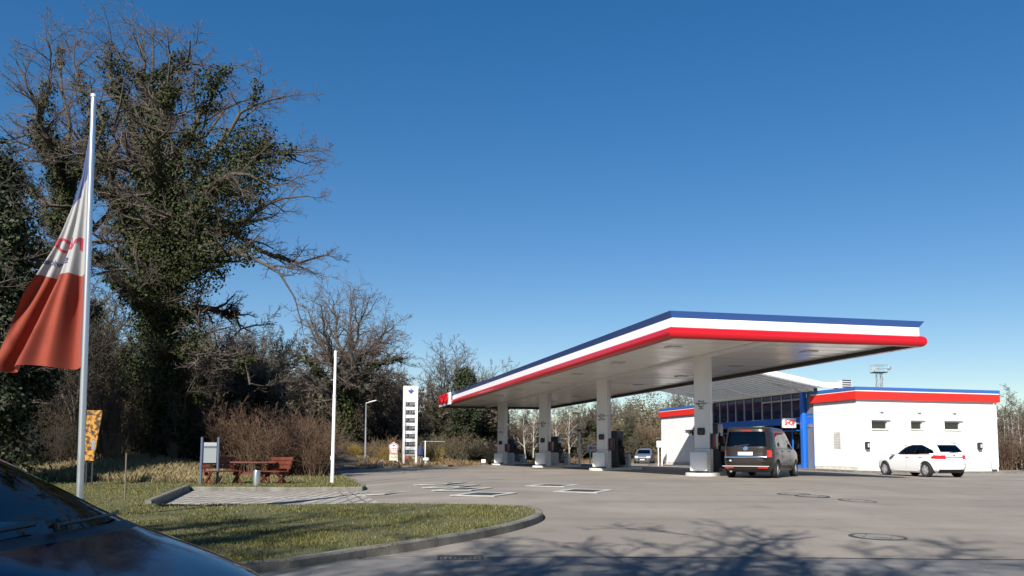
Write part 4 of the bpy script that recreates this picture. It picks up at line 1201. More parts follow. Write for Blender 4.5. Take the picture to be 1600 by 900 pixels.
def make_wheel(root, x, y, r, w, rimr, spokes=5, steer=0):
    s = 1 if y > 0 else -1
    q = bpy.data.objects.new('wheel', None); COL.objects.link(q); q.parent = root
    q.location = (x, y, r); q.rotation_euler = (0, 0, steer)
    Mw = Matrix.Rotation(R(-90)*s, 4, 'X')
    b = MB(); prof = [(rimr, -w/2), (r*.93, -w/2), (r*.985, -w*.40), (r, -w*.28), (r, w*.28), (r*.985, w*.40), (r*.93, w/2), (rimr, w/2), (rimr-.02, w*.3), (rimr-.02, -w*.3)]
    b.lathe(prof, 40, M=Mw).build('tyre', M_rubber, q, 30)
    b = MB(); b.lathe([(rimr, -w*.35), (rimr, w*.47), (rimr-.025, w*.48), (rimr-.035, w*.2), (.06, w*.12), (.001, w*.12)], 32, M=Mw).build('rim_dish', M_black, q)
    b = MB()
    for k in range(spokes):
        a = 2*math.pi*k/spokes
        M = Mw @ Matrix.Rotation(a, 4, 'Z')
        b.box(((rimr)*.52, 0, w*.36), (rimr*.98, rimr*.19, .03), bev=.008, M=M)
    b.lathe([(.065, w*.28), (.065, w*.43), (.04, w*.45), (.001, w*.45)], 16, M=Mw)
    b.lathe([(rimr, w*.40), (rimr, w*.47), (rimr-.008, w*.475), (rimr-.01, w*.40)], 32, M=Mw)
    b.build('rim', M_rim, q)

def zlist(*segs):
    out = []
    for a, b, n in segs:
        for i in range(n): out.append(a+(b-a)*i/n)
    out.append(segs[-1][1]); return out

def paint(name, c, rough=.28, coat=1.0, metal=0.0, spec=.5):
    return mat(name, c, rough, metal, spec, coat=coat)

def plate(root, M, txt, w=.52, h=.11):
    p = MB().box((0, 0, 0), (w, h, .012), bev=.003, M=M).build('number_plate', M_plate, root)
    MB().box((-w/2+.022, 0, .006), (.036, h-.014, .004), M=M).build('blue_strip', M_bluefr, p)
    if txt: text_mesh('plate_lettering', txt, h*.78, M_ink, p, M @ Matrix.Translation((.02, 0, .0075)), .001)

# ---- brown van at the pump ---------------------------------------------------
vq = at(1167, 747.2); vaz = R(31.0)
fwd = Vector((math.sin(vaz), math.cos(vaz), 0))
vo = vq + fwd*2.42; vo.z = vq.z
van = thing('passenger_van', 'dark brown passenger van seen from behind beside the nearest pump', 'van', vo, math.atan2(fwd.y, fwd.x))
van.scale = (1.05, 1.03, 1.0)
rows = [(.24, 2.25, -2.30, .86, 5), (.36, 2.38, -2.42, .925, 5), (.60, 2.43, -2.45, .95, 6), (.90, 2.38, -2.42, .952, 6), (1.00, 2.25, -2.41, .948, 6), (1.08, 1.98, -2.405, .942, 6), (1.14, 1.66, -2.40, .935, 6),
        (1.20, 1.48, -2.39, .925, 6), (1.50, 1.02, -2.335, .885, 6), (1.75, .66, -2.28, .838, 6), (1.86, .42, -2.25, .805, 6), (1.92, .18, -2.20, .755, 6), (1.955, -.10, -2.08, .64, 5), (1.97, -.6, -1.6, .30, 3)]
def cls(z, r, f, x, y):
    if r == 'F':
        if 1.19 < z < 1.80 and abs(f) < .90: return 'wind'
        if .62 < z < .84 and abs(f) > .52: return 'hl'
        if .40 < z < .62 and abs(f) < .6: return 'grille'
    if r == 'B':
        if 1.20 < z < 1.77 and abs(f) < .93: return 'rw'
        if .80 < z < 1.07 and abs(f) > .87: return 'tl'
        if .24 < z < .33: return 'trim'
    if r in 'LR':
        if .80 < z < 1.07 and f < -.955: return 'tl'
        if 1.19 < z < 1.74:
            if -.90 < f < -.36: return 'sw1'
            if -.335 < f < .20: return 'sw2'
            if .24 < f < .80: return 'sw3'
            if f > .80 or f < -.90 or True: return 'body' if not (-.92 < f < .83) else 'trim'
        if .24 < z < .30: return 'trim'
    return 'body'
vparts = {'wind': ('windscreen', M_carglass), 'hl': ('headlight', M_lampw), 'grille': ('grille', M_black), 'rw': ('rear_window', M_carglass), 'tl': ('taillight', M_taillight), 'trim': ('black_trim', M_black),
          'sw1': ('side_window', M_carglass), 'sw2': ('side_window', M_carglass), 'sw3': ('side_window', M_carglass)}
P_van = paint('brown_paint', (.020, .0135, .0105), .34, .25, spec=.4)
vb = Body(rows, zlist((.24, .60, 9), (.60, 1.0, 14), (1.0, 1.2, 12), (1.2, 1.74, 16), (1.74, 1.97, 14)))
V_ = vb.build(van, cls, vparts, P_van, [(1.55, .80), (1.55, -.80), (-1.45, .80), (-1.45, -.80)], .335)
for x in (1.55, -1.45):
    for y in (.83, -.83): make_wheel(van, x, y, .335, .22, .22)
def on(B, z, r, f, off=.0):
    """frame on the body: x along the surface (to the right seen from outside), y up, z outward"""
    p = B.point(z, r, f); n = B.normal(z, r, f); x = Vector((0, 0, 1)).cross(n).normalized(); y = n.cross(x)
    M = Matrix.Identity(4)
    for i in range(3): M[i][0] = x[i]; M[i][1] = y[i]; M[i][2] = n[i]; M[i][3] = p[i]+n[i]*off
    return M
MB().box((0, 0, 0), (1.55, .055, .03), bev=.008, M=on(vb, .80, 'B', 0, .012)).build('chrome_strip', M_chrome, van)
MB().box((0, 0, 0), (1.72, .028, .04), bev=.01, M=on(vb, .46, 'B', 0, .02)).build('bumper_strip', M_lgrey, van)
MB().box((0, 0, 0), (1.45, .02, .012), M=on(vb, .63, 'B', 0, .001)).build('bumper_gap', M_black, van)
for s in (-1, 1):
    MB().box((s*.62, 0, 0), (.34, .045, .02), M=on(vb, .405, 'B', 0, .01)).build('reflector', M_taillight, van)
plate(van, on(vb, .93, 'B', .02, .012), 'H VT 104', .56, .125)
# round chrome badge
b = MB(); M = on(vb, 1.13, 'B', 0, .004); b.lathe([(.085, 0), (.085, .016), (.070, .018), (.070, .008)], 28, M=M)
for s in (-1, 1):
    b.box((s*.022, .018, .012), (.014, .075, .008), M=M @ Matrix.Rotation(s*R(-20), 4, 'Z')); b.box((s*.030, -.030, .012), (.014, .06, .008), M=M @ Matrix.Rotation(s*R(-22), 4, 'Z'))
b.build('round_badge', M_chrome, van)
MB().box((.0, 0, 0), (.36, .03, .02), bev=.006, M=on(vb, 1.79, 'B', 0, .008)).build('brake_light', M_taillight, van)
b = MB(); M = on(vb, 1.24, 'B', .15, .02); b.box((0, 0, 0), (.5, .022, .02), rz=R(8), M=M); b.cyl(M @ Vector((-.25, -.04, -.02)), M @ Vector((-.25, -.04, .02)), .03, n=10); b.build('wiper', M_black, van)
MB().box((.0, 0, 0), (.16, .03, .02), M=on(vb, .62, 'B', .5, .006)).build('tow_cover', M_black, van)
MB().lathe([(.035, 0), (.035, .012), (.01, .014)], 14, M=on(vb, .66, 'B', .66, .002)).build('round_sticker', M_plate, van)
for sd, sg in (('R', -1), ('L', 1)):
    # chrome side strip, door gaps, handles, mirror
    b = MB()
    for i in range(11):
        f = -.33+.62*i/10; b.box((0, 0, 0), (.165, .022, .012), M=on(vb, .50, sd, f, .006))
    b.build('side_strip', M_chrome, van)
    b = MB()
    for f in (-.345, .215):
        for i in range(9): b.box((0, 0, 0), (.012, .085, .004), M=on(vb, .46+.08*i, sd, f, .0005))
    for i in range(12): b.box((0, 0, 0), (.16, .010, .004), M=on(vb, 1.12, sd, -.84+.10*i, .0008))
    b.build('door_gap', M_black, van)
    for f in (-.30, .27): MB().box((0, 0, 0), (.20, .035, .04), bev=.012, M=on(vb, 1.03, sd, f, .02)).build('door_handle', P_van, van)
    m = MB().box((1.22, sg*1.04, 1.26), (.12, .20, .24), bev=.04).build('wing_mirror', M_black, van)
    MB().box((1.155, sg*1.04, 1.26), (.012, .16, .19), bev=.004).build('mirror_glass', M_carglass, m)
MB().box((.2, 0, 1.10), (3.6, 1.5, .08)).build('interior', M_black, van)
for x in (.6, -.5, -1.5):
    for y in (-.45, .45): MB().box((x, y, 1.42), (.14, .42, .62), bev=.05).build('seat', M_dgrey, van)
MB().box((-.4, 0, .30), (3.4, 1.35, .14)).build('underbody', M_black, van)
MB().cyl((-2.2, .55, .26), (-2.45, .55, .25), .035, n=10).build('exhaust', M_galv, van)

# ---- white hatchback by the wall ---------------------------------------------
hq = at(1487, 746.0); haz = R(-13.5)
fwd = Vector((math.sin(haz), math.cos(haz), 0)); rgt = Vector((fwd.y, -fwd.x, 0))
ho = hq + fwd*2.0; ho.z = G(ho.x, ho.y)
hat = thing('hatchback', 'white hatchback with dark rear window parked before the white wall', 'car', ho, math.atan2(fwd.y, fwd.x))
hat.scale = (1.04, 1.06, 1.08)
rows = [(.19, 2.00, -1.98, .80, 4), (.32, 2.14, -2.13, .865, 4.5), (.52, 2.18, -2.18, .89, 5), (.68, 2.12, -2.165, .893, 5), (.80, 1.92, -2.14, .892, 5), (.88, 1.62, -2.125, .885, 5), (.95, 1.20, -2.10, .875, 5),
        (1.00, 1.02, -2.07, .862, 5), (1.20, .60, -1.90, .80, 5), (1.38, .20, -1.70, .725, 5), (1.46, -.02, -1.58, .67, 4.5), (1.515, -.24, -1.47, .58, 4), (1.545, -.48, -1.32, .42, 3.4), (1.557, -.72, -1.1, .22, 3)]
def cls(z, r, f, x, y):
    if r == 'F':
        if 1.0 < z < 1.40 and abs(f) < .88: return 'wind'
        if .58 < z < .74 and abs(f) > .60: return 'hl'
        if .42 < z < .62 and abs(f) < .5: return 'grille'
    if r == 'B':
        if 1.07 < z < 1.40 and abs(f) < .82: return 'rw'
        if .78 < z < .96 and abs(f) > .60: return 'tl'
        if .19 < z < .34 and abs(f) < .86: return 'trim'
    if r in 'LR':
        if .80 < z < .96 and f < -.90-(z-.8)*.1: return 'tl'
        if .985 + max(0, -f-.2)*.05 < z < 1.40-max(0, -f-.30)**1.5*.42-max(0, f-.45)*.3:
            if -.985+(z-.985)*.34 < f < -.665: return 'sw0'
            if -.645 < f < -.10: return 'sw1'
            if -.06 < f < .66-.0*(z-1): return 'sw2'
            if -1.01+(z-.985)*.34 < f < .76: return 'trim'
    return 'body'
P_white = paint('white_car_paint', (.80, .80, .79), .25)
hparts = {'wind': ('windscreen', M_carglass), 'hl': ('headlight', M_lampw), 'grille': ('grille', M_black), 'rw': ('rear_window', M_carglass), 'tl': ('taillight', M_taillight), 'trim': ('black_trim', M_black),
          'sw0': ('quarter_window', M_carglass), 'sw1': ('side_window', M_carglass), 'sw2': ('side_window', M_clearglass)}
hb = Body(rows, zlist((.19, .34, 5), (.34, .62, 10), (.62, .78, 6), (.78, 1.0, 14), (1.0, 1.385, 14), (1.385, 1.557, 12)))
hb.build(hat, cls, hparts, P_white, [(1.33, .76), (1.33, -.76), (-1.37, .76), (-1.37, -.76)], .325)
for x in (1.33, -1.37):
    for y in (.785, -.785): make_wheel(hat, x, y, .325, .21, .235, 5)
plate(hat, on(hb, .76, 'B', 0, .012), 'H BK 207', .50, .11)
MB().box((0, 0, 0), (.95, .035, .03), bev=.01, M=on(hb, .865, 'B', 0, .012)).build('chrome_strip', M_chrome, hat)
MB().lathe([(.05, 0), (.05, .012), (.03, .014), (.001, .012)], 20, M=on(hb, .945, 'B', 0, .002)).build('round_badge', M_chrome, hat)
b = MB(); M = on(hb, 1.06, 'B', -.1, .02); b.box((0, 0, 0), (.5, .02, .02), rz=R(4), M=M); b.build('wiper', M_black, hat)
sp_ = MB(); M = on(hb, 1.44, 'B', 0, .05); sp_.box((0, 0, 0), (1.08, .04, .16), bev=.012, M=M); sp_.build('roof_spoiler', P_white, hat)
MB().box((0, 0, 0), (1.5, .016, .006), M=on(hb, .58, 'B', 0, .0006)).build('bumper_gap', M_inkg, hat)
for sd, sg in (('R', -1), ('L', 1)):
    b = MB()
    for f in (-.085, ):
        for i in range(8): b.box((0, 0, 0), (.010, .085, .004), M=on(hb, .38+.08*i, sd, f, .0005))
    for i in range(8): b.box((0, 0, 0), (.010, .085, .004), M=on(hb, .38+.08*i, sd, .60, .0005))
    b.build('door_gap', M_inkg, hat)
    b = MB()
    for i in range(13): b.box((0, 0, 0), (.135, .016, .010), M=on(hb, .985-.0*i, sd, -.79+.118*i, .004))
    b.build('window_strip', M_chrome, hat)
    b = MB()
    for i in range(10): b.box((0, 0, 0), (.16, .035, .02), M=on(hb, .27, sd, -.42+.085*i, .008))
    b.build('sill_strip', P_white, hat)
    for f in (-.02, -.53): MB().box((0, 0, 0), (.18, .03, .035), bev=.01, M=on(hb, .88, sd, f, .02)).build('door_handle', P_white, hat)
    m = MB().box((.62, sg*.99, 1.04), (.16, .20, .15), bev=.05).build('wing_mirror', P_white, hat)
    MB().box((.66, sg*.92, .975), (.12, .16, .05), bev=.015).build('mirror_foot', M_black, m)
MB().box((-.2, 0, .90), (3.0, 1.45, .06)).build('interior', M_black, hat)
for x in (.25, -.75):
    for y in (-.38, .38): MB().box((x, y, 1.15), (.13, .40, .5), bev=.05).build('seat', M_dgrey, hat)
MB().box((-.05, 0, .24), (3.0, 1.3, .12)).build('underbody', M_black, hat)

# ---- silver car far behind the pumps -----------------------------------------
sq = Vector((pt(1007, 715, 84).x, 84, G(pt(1007, 715, 84).x, 84))); ang = math.atan2(-sq.y, -sq.x)-R(6)
sil = thing('silver_car', 'silver grey car facing us far behind the second pump', 'car', sq, ang)
def cls(z, r, f, x, y):
    if r == 'F':
        if 1.0 < z < 1.38 and abs(f) < .88: return 'wind'
        if .58 < z < .76 and abs(f) > .55: return 'hl'
        if .38 < z < .62 and abs(f) < .55: return 'grille'
    if r == 'B' and 1.04 < z < 1.36 and abs(f) < .88: return 'rw'
    if r == 'B' and .7 < z < .9 and abs(f) > .7: return 'tl'
    if r in 'LR' and .985 < z < 1.36:
        if -.72 < f < -.10: return 'sw1'
        if -.06 < f < .66: return 'sw2'
    return 'body'
rows_s = [(a, b+.02, c, d, e) for a, b, c, d, e in rows]
sb = Body(rows_s, hb.zs)
sb.build(sil, cls, hparts, paint('silver_paint', (.22, .24, .27), .3, .6, .5), [(1.33, .76), (1.33, -.76), (-1.37, .76), (-1.37, -.76)], .325)
for x in (1.33, -1.37):
    for y in (.785, -.785): make_wheel(sil, x, y, .325, .21, .235, 5)
plate(sil, on(sb, .40, 'F', 0, .014), None, .5, .11)
MB().box((-.2, 0, .90), (3.0, 1.45, .06)).build('interior', M_black, sil)

# ---- dark blue car in the foreground -------------------------------------------
P_dark = paint('dark_blue_paint', (.003, .010, .042), .12, .35, spec=.3)
do = Vector((-2.44, 3.02, 0)); do.z = 0
dc = thing('dark_blue_car', 'glossy dark blue car at the lower left with wiper and windscreen', 'car', do, R(-3))
rows = [(.20, 1.50, -1.85, .76, 4), (.38, 1.62, -1.97, .82, 4), (.52, 1.64, -2.0, .845, 4), (.62, 1.60, -1.99, .85, 4), (.70, 1.49, -1.98, .85, 4), (.77, 1.37, -1.97, .848, 4), (.83, 1.22, -1.96, .845, 4), (.88, 1.06, -1.95, .84, 4.2), (.92, .91, -1.94, .835, 4.6),
        (.945, .82, -1.93, .83, 5), (1.10, .48, -1.88, .795, 5), (1.26, .14, -1.80, .735, 5), (1.36, -.10, -1.73, .68, 5), (1.41, -.42, -1.68, .62, 4.5), (1.45, -.72, -1.55, .46, 3.6), (1.465, -.95, -1.3, .25, 3)]
def cls(z, r, f, x, y):
    if r == 'F':
        if .955 < z < 1.37 and abs(f) < .87: return 'wind'
        if .935 < z < .956 and abs(f) < .97: return 'cowl'
        if .56 < z < .72 and abs(f) > .58: return 'hl'
        if .36 < z < .55 and abs(f) < .6: return 'grille'
    if r == 'B':
        if 1.0 < z < 1.34 and abs(f) < .88: return 'rw'
        if .72 < z < .92 and abs(f) > .70: return 'tl'
    if r in 'LR' and .975 < z < 1.35:
        if -.74 < f < -.10: return 'sw1'
        if -.06 < f < .80: return 'sw2'
        if f > .76: return 'pil'
    if z > .955 and z < 1.37 and r == 'F': return 'pil'
    return 'body'
dparts = {'wind': ('windscreen', M_dimglass), 'cowl': ('cowl', M_black), 'hl': ('headlight', M_lampw), 'grille': ('grille', M_black), 'rw': ('rear_window', M_carglass), 'tl': ('taillight', M_taillight),
          'sw1': ('side_window', M_clearglass), 'sw2': ('side_window', M_clearglass), 'pil': ('windscreen_pillar', mat('pillar_black', (.010, .010, .011), .3, coat=.4))}
db = Body(rows, zlist((.20, .36, 5), (.36, .56, 8), (.56, .74, 12), (.74, .94, 28), (.94, .957, 3), (.957, 1.37, 18), (1.37, 1.465, 10)), nf=30, ns=70)
db.build(dc, cls, dparts, P_dark, [(.95, .72), (.95, -.72), (-1.22, .72), (-1.22, -.72)], .30)
for x in (.95, -1.22):
    for y in (.74, -.74): make_wheel(dc, x, y, .30, .19, .20, 7)
# wipers
for y0, y1, lab in ((-.02, .56, 'w'), (-.60, -.06, 'w')):
    f0, f1 = y0/.70, y1/.70
    pts = [db.point(.958+.012*i/6, 'F', max(-.94, min(.94, f0+(f1-f0)*i/6)))+db.normal(.98, 'F', max(-.94, min(.94, f0+(f1-f0)*i/6)))*.022 for i in range(7)]
    b = MB().tube(pts, .007, 6); b.cyl(pts[0]+Vector((.02, .01, -.015)), pts[0]+Vector((.01, .01, .012)), .011, n=10); b.build('wiper', M_black, dc)
# dashboard, seats, steering wheel, a slip of paper
MB().box((.18, 0, .90), (.95, 1.46, .07), bev=.03).build('dashboard', mat('dash_black', (.02, .022, .024), .7), dc)
MB().box((-.9, 0, .84), (1.9, 1.5, .05)).build('interior', M_black, dc)
for y in (-.36, .36):
    st_ = MB().box((-.62, y, .98), (.16, .46, .55), bev=.06).build('seat', M_dgrey, dc)
    MB().box((-.68, y, 1.30), (.10, .26, .17), bev=.05).build('headrest', M_dgrey, st_)
b = MB(); b.lathe([(.17, -.012), (.19, 0), (.17, .012), (.155, 0)], 28, M=Matrix.Translation((-.12, .36, 1.0)) @ Matrix.Rotation(R(65), 4, 'Y')); b.build('steering_wheel', M_black, dc)
MB().box((.30, .32, .945), (.13, .30, .012), rz=R(12)).build('paper_slip', M_plate, dc)
b = MB(); b.box((-.05, 0, 1.335), (.05, .24, .07), bev=.02); b.build('rear_view_mirror', M_black, dc)
for sd, sg in (('R', -1), ('L', 1)):
    if sg < 0: MB().box((.42, sg*.95, .99), (.14, .20, .14), bev=.05).build('wing_mirror', P_dark, dc)
    for f in (-.02, -.5): MB().box((0, 0, 0), (.18, .03, .035), bev=.01, M=on(db, .83, sd, f, .02)).build('door_handle', P_dark, dc)
plate(dc, on(db, .46, 'F', 0, .014), None, .5, .11)
MB().box((-.2, 0, .24), (2.5, 1.2, .12)).build('underbody', M_black, dc)
# ------------------------------------------------------------------ trees, shrubs, grass
def rot_about(d, ang, phi, rg):
    a = np.array([0, 0, 1.0]) if abs(d[2]) < .9 else np.array([1.0, 0, 0])
    u = np.cross(d, a); u /= np.linalg.norm(u); v = np.cross(d, u)
    q = math.cos(ang)*d + math.sin(ang)*(math.cos(phi)*u+math.sin(phi)*v)
    return q/np.linalg.norm(q)

class Tree:
    NSEG = [12, 9, 6, 4, 2]
    SIDES = [9, 6, 4, 3, 3]
    def __init__(s, seed): s.rg = np.random.default_rng(seed); s.t = [[], [], [], [], []]
    def path(s, p, d, L, lev, wob, up):
        n = s.NSEG[lev]; P = [p]; st = L/n
        for i in range(n):
            d = d + s.rg.normal(0, wob, 3); d[2] += up
            d = d/np.linalg.norm(d); p = p+d*st; P.append(p)
        return np.array(P)
    def grow(s, p, d, L, r, lev, cfg):
        P = s.path(np.array(p, float), np.array(d, float), L, lev, cfg['wob'][lev], cfg['up'][lev])
        n = len(P); tt = np.linspace(0, 1, n); rad = np.maximum(r*(1-cfg.get('taper', .8)*tt), cfg['rmin'])
        s.t[lev].append((P, rad))
        if lev < cfg['maxlev']: s.sprout(P, rad, L, lev, cfg)
    def guide(s, pts, r0, r1, lev, cfg, wob=.12):
        """a limb led through given points"""
        C = np.array([np.array(p, float) for p in pts]); n = s.NSEG[lev]+1
        d = np.r_[0, np.cumsum(np.linalg.norm(np.diff(C, axis=0), axis=1))]; L = d[-1]
        x = np.linspace(0, L, n)
        ext = np.vstack([2*C[0]-C[1], C, 2*C[-1]-C[-2]]); P = []
        for v in x:
            k = min(max(int(np.searchsorted(d, v))-1, 0), len(C)-2); t = (v-d[k])/(d[k+1]-d[k])
            a, b, c, e = ext[k], ext[k+1], ext[k+2], ext[k+3]
            P.append(.5*(2*b+(c-a)*t+(2*a-5*b+4*c-e)*t*t+(3*b-a-3*c+e)*t**3))
        P = np.array(P); P[1:] += s.rg.normal(0, wob, P[1:].shape)*np.linspace(.5, 1.2, n-1)[:, None]
        rad = np.linspace(r0, r1, n); s.t[lev].append((P, rad)); s.sprout(P, rad, L, lev, cfg)
    def sprout(s, P, rad, L, lev, cfg):
        n = len(P)
        nc = cfg['n'][lev]; phi0 = s.rg.uniform(0, 6.28)
        for i in range(nc):
            t = cfg['t0'][lev] + (1-cfg['t0'][lev])*((i+s.rg.uniform(.1, .9))/nc)
            x = t*(n-1); k = min(int(x), n-2); fr = x-k
            q = P[k]*(1-fr)+P[k+1]*fr; dd = P[k+1]-P[k]; dd = dd/np.linalg.norm(dd)
            a0, a1 = cfg['ang'][lev]; ang = math.radians(a0+(a1-a0)*t + s.rg.normal(0, 9))
            c = rot_about(dd, ang, phi0+2.4*i+s.rg.normal(0, .4), s.rg)
            if c[2] < -.35: c[2] *= .3; c /= np.linalg.norm(c)
            l0, l1 = cfg['len'][lev]
            Lc = L*(l0+(l1-l0)*t)*s.rg.uniform(.7, 1.2)
            rc = max(cfg['rmin'], min(rad[k]*.75, rad[k]*cfg['rr'][lev]))
            s.grow(q, c, Lc, rc, lev+1, cfg)
    def mesh(s, levels, name):
        VV = []; FF = []; off = 0
        for lev in levels:
            if not s.t[lev]: continue
            P = np.array([a for a, b in s.t[lev]]); Rr = np.array([b for a, b in s.t[lev]]); k = s.SIDES[lev]
            N, S, _ = P.shape
            T = np.gradient(P, axis=1); T /= np.linalg.norm(T, axis=2, keepdims=True)+1e-9
            A = np.where(np.abs(T[..., 2:3]) < .9, np.array([0, 0, 1.0]), np.array([1.0, 0, 0]))
            U = np.cross(T, A); U /= np.linalg.norm(U, axis=2, keepdims=True)+1e-9
            W = np.cross(T, U)
            th = np.arange(k)*2*math.pi/k
            ring = P[:, :, None, :] + Rr[:, :, None, None]*(np.cos(th)[None, None, :, None]*U[:, :, None, :]+np.sin(th)[None, None, :, None]*W[:, :, None, :])
            VV.append(ring.reshape(-1, 3))
            n_ = np.arange(N)[:, None, None]*S*k; s_ = np.arange(S-1)[None, :, None]*k; j = np.arange(k)[None, None, :]; j2 = (j+1) % k
            f = np.stack([n_+s_+j, n_+s_+j2, n_+s_+k+j2, n_+s_+k+j], -1).reshape(-1, 4)+off
            FF.append(f); off += N*S*k
        me = mesh_np(name, np.concatenate(VV), np.concatenate(FF))
        me.polygons.foreach_set('use_smooth', [True]*len(me.polygons))
        return me
    def leaves(s, n, spots, size, name, flat=1.0):
        """n leaf faces scattered in clumps; spots: list of (centre, radius)"""
        rg = s.rg
        C = np.array([c for c, r in spots]); Rd = np.array([r for c, r in spots])
        w = Rd**2; idx = rg.choice(len(C), n, p=w/w.sum())
        d = rg.normal(0, 1, (n, 3)); d /= np.linalg.norm(d, axis=1, keepdims=True)
        q = C[idx]+d*(Rd[idx]*rg.uniform(.35, 1.1, n)**.6)[:, None]
        nor = d+rg.normal(0, .55, (n, 3)); nor[:, 2] += .25; nor /= np.linalg.norm(nor, axis=1, keepdims=True)
        a = rg.normal(0, 1, (n, 3)); u = np.cross(nor, a); u /= np.linalg.norm(u, axis=1, keepdims=True)+1e-9; v = np.cross(nor, u)
        sz = size*rg.uniform(.45, 1.6, n)[:, None]
        V = np.stack([q-u*sz*.5, q-v*sz*.42+u*sz*.05, q+u*sz*.55, q+v*sz*.42+u*sz*.05], 1).reshape(-1, 3)
        F = np.arange(n*4).reshape(n, 4)
        return mesh_np(name, V, F)
    def spots(s, levels, rmin, zmax, rad, prob, zmin=0.0):
        out = []
        for lev in levels:
            for P, Rr in s.t[lev]:
                keep = s.rg.uniform() < prob[lev]
                if not keep: continue
                tend = s.rg.uniform(.45, .95) if lev > 0 else 1
                m = len(P)
                for i in range(int(m*tend)):
                    for fr in (0, .5):
                        if i+1 >= m: continue
                        q = P[i]*(1-fr)+P[i+1]*fr
                        if Rr[i] < rmin or q[2] > zmax or q[2] < zmin: continue
                        out.append((q+s.rg.normal(0, .12, 3), rad[lev]*s.rg.uniform(.6, 1.3)+Rr[i]*.6))
        return out

M_bark = mat('bark_grey_brown', (.085, .070, .052), .9, nscale=6, namt=.5, bump=.8, bscale=14)
M_twig_olive = mat('twig_olive', (.125, .108, .066), .85, island=.35)
M_twig = mat('twig_brown', (.105, .080, .062), .85, island=.3)
M_ivy = mat('ivy_leaf', (.032, .040, .013), .65, spec=.15, island=.65)
M_ivy_dark = mat('ivy_leaf_dark', (.024, .033, .013), .6, spec=.25, island=.6)
M_stem_red = mat('stem_red_brown', (.115, .070, .040), .85, island=.4)
M_stem_tan = mat('stem_tan', (.17, .118, .066), .85, island=.4)
M_stem_grey = mat('stem_grey', (.040, .031, .020), .85, island=.5)
M_stem_yel = mat('stem_yellow', (.30, .215, .045), .8, island=.4)
M_birch = mat('birch_bark', (.46, .43, .38), .8, nscale=4, namt=.55)

def crown_cfg(n0, n1, n2, n3, wob=.15, ang0=(72, 10), len0=(.98, .80), t00=.35, up=.014, fine=1.0):
    """short bole that breaks up into many rising limbs: broad domed crown"""
    return dict(maxlev=4, n=[n0, n1, n2, n3], wob=[.06, wob, .20, .24, .26], up=[.02, up, .02, .02, .01], t0=[t00, .18, .12, .10], ang=[ang0, (56, 30), (52, 34), (48, 34)],
                len=[len0, (.56, .30), (.44, .30), (.46, .36)], rr=[.64, .52, .5, .5], rmin=.011, taper=.80, bole=.52)
def oak_cfg(n1, n2, n3, n4, wob=.13, spread=(.62, .22), ang1=(78, 30)):
    return dict(maxlev=4, n=[n1, n2, n3, n4], wob=[.05, wob, .19, .22, .25], up=[.02, .035, .02, .02, .0], t0=[.22, .22, .15, .12], ang=[ang1, (58, 35), (55, 38), (50, 38)],
                len=[spread, (.62, .28), (.55, .30), (.50, .35)], rr=[.52, .5, .5, .55], rmin=.011, taper=.82)

def tree_set(seed, H, cfg, trunk_r, ivy=0, ivy_prob=None, ivy_rad=None, ivy_size=.2, ivy_top=.85, lean=(0, 0), twig_scale=1.0):
    T = Tree(seed); cfg = dict(cfg); cfg['rmin'] = .0085*twig_scale
    T.grow((0, 0, -.3), (lean[0], lean[1], 1), H*cfg.get('bole', .86), trunk_r, 0, cfg)
    m1 = T.mesh([0, 1, 2], 'trunk'); m2 = T.mesh([3, 4], 'crown')
    m3 = None
    if ivy:
        sp = T.spots([0, 1, 2], .03, H*ivy_top, ivy_rad or [.75, .62, .5], ivy_prob or [1, .75, .25], .3)
        m3 = T.leaves(ivy, sp, ivy_size, 'ivy')
    return m1, m2, m3

def ground_pt(px, y):
    x = pt(px, 706, y).x
    return Vector((x, y, terrain(x, y)))
def hgt(px, pytop, y): return pt(px, pytop, y).z-ground_pt(px, y).z

def guided_tree(seed, px, D, trunk, limbs, cfg, trunk_r, limb_r, ivy=0, ivy_prob=None, ivy_rad=None, ivy_size=.14, clumps=(), ivy_to=.6, tw=1.0, ivy_top=99):
    T = Tree(seed); cfg = dict(cfg); cfg['rmin'] = .0085*tw
    B = ground_pt(px, D)
    def L_(p, k=1.0):
        dy = (p[2] if len(p) > 2 else 0)*k
        w = pt(p[0], p[1], D+dy); return (w.x-B.x, w.y-B.y, w.z-B.z)
    tr = [(0, 0, -.3)]+[L_(p) for p in trunk]
    T.guide(tr, trunk_r, trunk_r*.42, 0, dict(cfg, n=[cfg['trunk_n']]+cfg['n'][1:]), .06)
    for lb in limbs:
        pts = [L_(p) for p in lb]
        T.guide(pts, limb_r*(1.0 if len(lb) > 2 else .7), .03*tw, 1, cfg, .16)
    m1 = T.mesh([0, 1, 2], 'trunk'); m2 = T.mesh([3, 4], 'crown'); m3 = None
    if ivy:
        sp = T.spots([0, 1, 2], .03, ivy_top, ivy_rad, ivy_prob, .3)
        sp += [(np.array(L_(c)), c[3]) for c in clumps]
        m3 = T.leaves(ivy, sp, ivy_size, 'ivy')
    return m1, m2, m3

def place_tree(ms, loc, label, rz=0, sc=1.0, group=None, bark=None, ivym=None, twm=None, name='tree', cat='tree'):
    t = thing(name, label, cat, loc, rz, group); t.scale = (sc, sc, sc) if not isinstance(sc, tuple) else sc
    for nm, me, mm in (('trunk', ms[0], bark or M_bark), ('crown', ms[1], twm or M_twig), ('ivy', ms[2], ivym or M_ivy)):
        if me is None: continue
        if not me.materials: me.materials.append(mm)
        o = bpy.data.objects.new(nm, me); COL.objects.link(o); o.parent = t
        o.material_slots[0].link = 'OBJECT'; o.material_slots[0].material = mm
    return t

